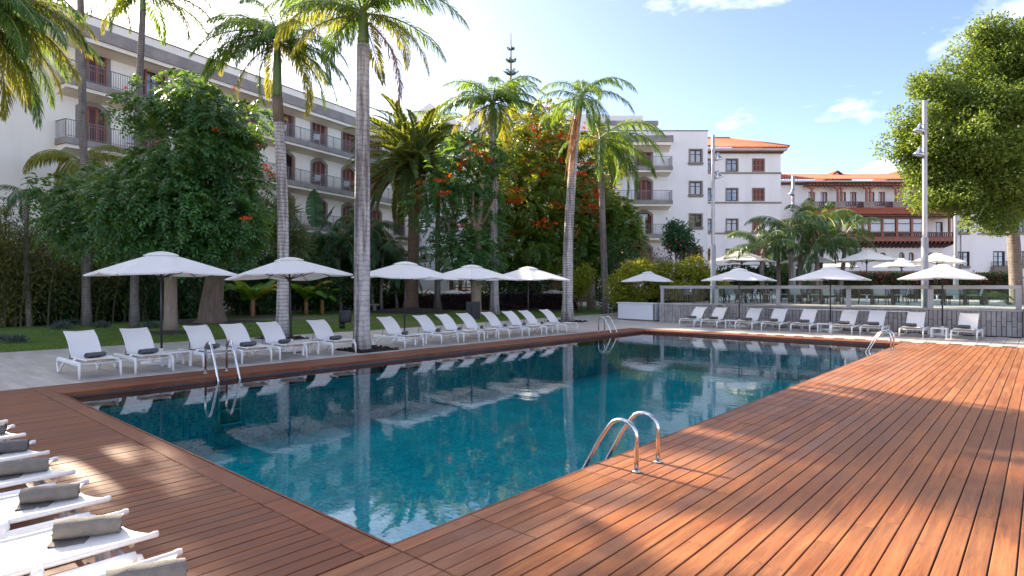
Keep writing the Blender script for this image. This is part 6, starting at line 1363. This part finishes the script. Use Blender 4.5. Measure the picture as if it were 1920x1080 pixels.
# thicket along the left
def bamboo(label, b, h, n, spread, seed, mat='bamboo_leaf', dens=30):
    t = thing('bamboo_clump', label, 'bamboo', b, 0, 'bamboo clumps at the left edge of the garden'); g = np.random.default_rng(seed); mb = MB(); parts = []
    for i in range(n):
        a = g.uniform(0, math.tau); r = spread * math.sqrt(g.random()) * .45; le = g.uniform(.15, .5) * spread; hh = h * g.uniform(.65, 1.0)
        P = [Vector((math.cos(a) * r + math.cos(a) * le * u ** 2, math.sin(a) * r * .6 + math.sin(a) * le * .5 * u ** 2, hh * (u - .12 * u ** 3))) for u in [k / 7 for k in range(8)]]
        mb.tube(P, [.045 - .005 * k for k in range(8)], 5, caps=False)
        m_ = dens * 4; u = g.uniform(.12, 1, m_); q = np.stack([np.interp(u, np.linspace(0, 1, 8), [p_[k] for p_ in P]) for k in range(3)], 1) + g.normal(size=(m_, 3)) * np.array([.42, .35, .35])
        parts.append(blades(q, g.normal(size=q.shape) + np.array([0, 0, -.5]), g.normal(size=q.shape) + np.array([0, -.3, .6]), g.uniform(.16, .32, m_), .055))
    ob('culms', mb.mesh('culms', 'culm'), t); ob('foliage', np_mesh('foliage', *join(parts), mat), t)
bamboo('tall yellowish bamboo clump at the left edge', at(15, 600, 27).xy.to_3d(), 6.2, 46, 4.6, 1, dens=90)
bamboo('dark slender bamboo clump behind the first slim palm', at(130, 600, 29.2).xy.to_3d(), 5.4, 34, 4.6, 2, 'bamboo_leaf', dens=50)
bamboo('dark bamboo clump between the two slim palms', at(215, 600, 31).xy.to_3d(), 5.2, 30, 4.4, 3, 'shrub_leaf', dens=60)
bamboo('low dark bamboo clump beside the second slim palm', at(285, 600, 33).xy.to_3d(), 5.2, 30, 4.2, 4, 'shrub_leaf', dens=60)
for i, (rows, Y, d) in enumerate([([(20, 560, 60, 40, 0), (80, 570, 50, 34, 0)], 28.3, 'dark undergrowth shrub at the left edge'), ([(150, 560, 50, 44, 0), (110, 540, 40, 50, .4)], 30.0, 'dark shrub behind the first slim palm'), ([(235, 555, 60, 44, 0), (190, 530, 46, 56, .4)], 32, 'dark shrub behind the second slim palm'), ([(290, 545, 46, 60, 0), (350, 545, 46, 60, 0)], 34, 'dark shrub behind the pale straight trunk'), ([(440, 500, 40, 60, 0), (480, 470, 44, 44, .3), (430, 440, 40, 44, .5)], 37.5, 'dense green shrub behind the dragon tree'), ([(560, 500, 44, 60, 0), (600, 540, 50, 34, 0), (530, 540, 40, 40, 0)], 40, 'dark shrub right of the tilted umbrella'), ([(470, 560, 46, 30, 0), (500, 540, 40, 40, 0)], 38.5, 'dark shrub behind the banana plants'), ([(660, 530, 40, 50, 0), (720, 520, 40, 50, .5)], 44.6, 'dark shrub behind the stained palm trunk'), ([(640, 480, 40, 40, 0), (700, 480, 46, 36, .5)], 45.2, 'tall dark shrub by the hotel wing behind the stained palm')]):
    px = rows[0][0]; b = at(px, 590, Y); b.z = -.05; L_ = lob(rows, Y, b); t = thing('garden_shrub', d, 'shrub', b, 0, 'dark shrubs along the hotel wing')
    ob('crown', crown_simple(L_, 260 * len(rows), 11, .42, .26, .11, 'shrub_leaf', 90 + i, .4, .2, .6), t)
    mb = MB()
    for k in range(7): mb.tube([(rnd.uniform(-.4, .4), 0, 0), (L_[0][0] + rnd.uniform(-.8, .8), 0, L_[0][2])], [.05, .02], 5)
    ob('stems', mb.mesh('stems', 'bark'), t)
# banana plants and bird of paradise
def big_leaf(L, w, droop, mat, seed, torn=True):
    g = random.Random(seed); mb = MB(); n = 11; rows = []
    for i in range(n):
        u = i / (n - 1); x = L * u * math.cos(droop * u * .6); zz_ = L * (.75 * u - droop * .75 * u * u); ww = w * max(.02, math.sin(math.pi * min(1, u * .93 + .07)) ** .6)
        rows.append((x, zz_, ww))
    for s in (-1, 1):
        for i in range(n - 1):
            (x0, z0, w0), (x1, z1, w1) = rows[i], rows[i + 1]; j = g.uniform(-.05, .05) * L
            sag = .30 + g.uniform(-.1, .2); mb.add([(x0, 0, z0), (x1, 0, z1), (x1 + j * .2 - .006, s * w1, z1 - w1 * sag), (x0 + .006, s * w0, z0 - w0 * sag)], [(0, 1, 2, 3)])
    mb.tube([(q[0], 0, q[1] - .005) for q in rows], [.02] * (n - 1) + [.006], 4, caps=False); return mb.mesh('leaf', mat)
BN = [big_leaf(1.9, .28, .9, 'banana_leaf', 1), big_leaf(1.7, .30, 1.15, 'banana_leaf', 2), big_leaf(1.8, .27, .7, 'banana_leaf', 3)]; BY = big_leaf(1.8, .28, .85, 'banana_yellow', 4)
for px, Y, sc, yl, d in ((474, 35.0, 1.35, (0, 1), 'banana plant with one bright yellow leaf below the tilted umbrella'), (574, 38.5, 1.3, (0, 4), 'second banana plant, right of the pale ringed palm'), (604, 39.2, .9, (), 'small green banana plant beside the second one')):
    b = at(px, 590, Y); b.z = -.03; t = thing('banana_plant', d, 'banana plant', b, 0, 'banana plants behind the lawn')
    ob('stem', trunk_mesh([(0, 0, 0), (0, 0, .7), (.02, 0, 1.15)], [.13, .12, .09], 'dry_fibre', 10, 'stem'), t)
    for i in range(11): ob('leaf', BY if i in yl else BN[i % 3], t, (0, 0, 1.05), rot=(0, R(rnd.uniform(-30, 8)), R(-8 + i * 34)), scale=sc)
b = at(590, 590, 42); b.z = 0; t = thing('bird_of_paradise', 'tall traveller plant with one broad upright leaf before the hotel wing', 'plant', b)
BP = big_leaf(2.3, .62, .25, 'bird_leaf', 9)
for px, py, tl, az, s_ in ((592, 425, -52, -90, 1.0), (600, 430, -30, 20, .75), (575, 440, -25, 170, .7), (612, 450, -10, -30, .6), (570, 470, -20, 200, .7), (600, 480, -15, -70, .7), (620, 490, -10, 10, .7)):
    q = at(px, py, 42) - b; mb = MB(); mb.tube([(0, 0, 0), (q.x * .5, 0, q.z * .5), q], [.06, .045, .03], 6); st_ = ob('stem', mb.mesh('stem', 'stem_green'), t); ob('leaf', BP, t, q, rot=(0, R(tl), R(az)), scale=s_)
for px, Y, s_, d in ((788, 45.2, .9, 'left of the slim dark palm'), (839, 45.4, .6, 'right of the slim dark palm'), (912, 45.3, .9, 'left of the straight white palm'), (944, 45.4, .5, 'right of the straight white palm')):
    b = at(px, 583, Y); b.z = 0; t = thing('broad_leaf_plant', 'upright broad leaved plant over the purple hedge ' + d, 'plant', b, 0, 'broad leaved plants at the hedge')
    for i in range(5): ob('leaf', BN[i % 3], t, (0, .6, .5), rot=(0, R(-rnd.uniform(38, 55)), R(i * 75)), scale=s_ * .9)
# planting beds, lavender, mulch
def bed(label, pts, z, name='mulch_bed'):
    mb = MB(); c = sum(pts, Vector()) / len(pts); n = 26; rows = []
    for k in range(6):
        u = 1 - k / 5; rows.append([c + Vector((math.cos(a) * pts[0].x * 0, 0, 0)) + (Vector((math.cos(a) * R1[0], math.sin(a) * R1[1], 0)) * u * (1 + .06 * math.sin(3 * a) + rnd.uniform(-.03, .03))) + Vector((0, 0, z * (1 - u * u) + (rnd.uniform(0, .02) if k else 0))) for a in [math.tau * i / n for i in range(n)]])
    for r in rows: r.append(r[0])
    mb.grid(rows); return stuff(struct(ob(name, mb.mesh(name, 'mulch'))))
for (px, py), R1, z in (((768, 585), (3.0, 2.6), .28), ((398, 604), (2.4, 1.8), .14), ((322, 624), (1.3, 1.0), .07), ((1000, 581), (2.2, 1.6), .1)):
    bed('', [gr(px, py)], z)
def chips(name, pl_, sx, sy, n, seed, rz):
    g = np.random.default_rng(seed); P = np.stack([g.uniform(-sx, sx, n), g.uniform(-sy, sy, n), g.uniform(.0, .05, n)], 1); V, Fc = blades(P, g.normal(size=P.shape) * np.array([1, 1, .3]), g.normal(size=P.shape) + np.array([0, 0, 1]), g.uniform(.05, .11, n), .05)
    mb = MB(); mb.box(-sx, sx, -sy, sy, .002, .012); struct(ob(name, mb.mesh(name, 'mulch'), None, pl_, rz)); c = ob('bark_chips', np_mesh('bark_chips', V, Fc, 'mulch'), None, pl_, rz); stuff(c)
chips('tree_pit', LP(-10.75, 7.35), .62, .62, 1100, 3, RZ); chips('tree_pit', LP(-14.6, 22.0), .8, .7, 900, 4, RZ); chips('tree_pit', gr(529, 635), .7, .6, 700, 5, RZ)
lv = [(118, 616, 1.2, 'left of the first slim palm'), (135, 608, .9, 'behind the first slim palm'), (190, 614, 1.0, 'right of the first slim palm'), (28, 642, .9, 'on the lawn near the left picture edge'), (5, 640, .8, 'cut by the left picture edge'), (285, 615, 1.1, 'beside the second slim palm'), (70, 606, 1.0, 'at the dark back edge of the lawn'), (600, 584, 1.2, 'before the dark shrubs right of the ringed palm'), (622, 583, 1.1, 'left of the litter bin by the hedge'), (672, 582, .9, 'behind the stained palm trunk'), (645, 583, 1.0, 'behind the litter bin')]
for i, (px, py, s_, d) in enumerate(lv):
    g = np.random.default_rng(200 + i); n = 420; d_ = unit(g.normal(size=(n, 3)) * np.array([1, 1, .6]) + np.array([0, 0, .8])); P = d_ * g.uniform(.05, .28, n)[:, None] * np.array([1.5, 1.2, .8]) * s_
    V, Fc = blades(P, d_, g.normal(size=P.shape), .14 * s_, .03); o = ob('lavender', np_mesh('lavender', V, Fc, 'lavender_leaf'), None, gr(px, py)); tag(o, 'low grey green lavender clump ' + d, 'plant', 'lavender clumps on the lawn')
# dark fence behind the thicket
fa, fb = at(-40, 600, 27.6), at(300, 600, 34.4); fa.z = fb.z = 0; fr_ = thing('garden_fence', 'dark thin railing half hidden in the bamboo on the left', 'fence', fa, math.atan2((fb - fa).y, (fb - fa).x)); ln = (fb - fa).length
mb = MB(); mb.box(0, ln, -.02, .02, 1.15, 1.2); mb.box(0, ln, -.02, .02, .1, .14); ob('rail', mb.mesh('rail', 'rail_metal'), fr_)
fp_ = wmesh('fp', lambda: (lambda m: (m.box(-.03, .03, -.03, .03, 0, 1.25), m.mesh('post', 'rail_metal'))[-1])(MB())); fbr = wmesh('fb', lambda: (lambda m: (m.box(-.008, .008, -.008, .008, .14, 1.15), m.mesh('bar', 'rail_metal'))[-1])(MB()))
for i in range(int(ln / 1.6) + 1): ob('post', fp_, fr_, (i * 1.6, 0, 0))
for i in range(int(ln / .14)): ob('bar', fbr, fr_, (i * .14 + .07, 0, 0))

# grass blades on the nearer lawn
g = np.random.default_rng(77); n = 60000; x = -17.6 - g.random(n) ** 1.5 * 9; y = g.uniform(-6, 27, n); P = np.array(LP(0, 0)) + np.outer(x, np.array(AR)) + np.outer(y, np.array(AU)); P[:, 2] = -.012
V, Fc = blades(P, g.normal(size=P.shape) * np.array([.5, .5, .1]) + np.array([0, 0, 1]), g.normal(size=P.shape), g.uniform(.035, .08, n), .014, .3); stuff(ob('grass', np_mesh('grass', V, Fc, 'grass_blade')))
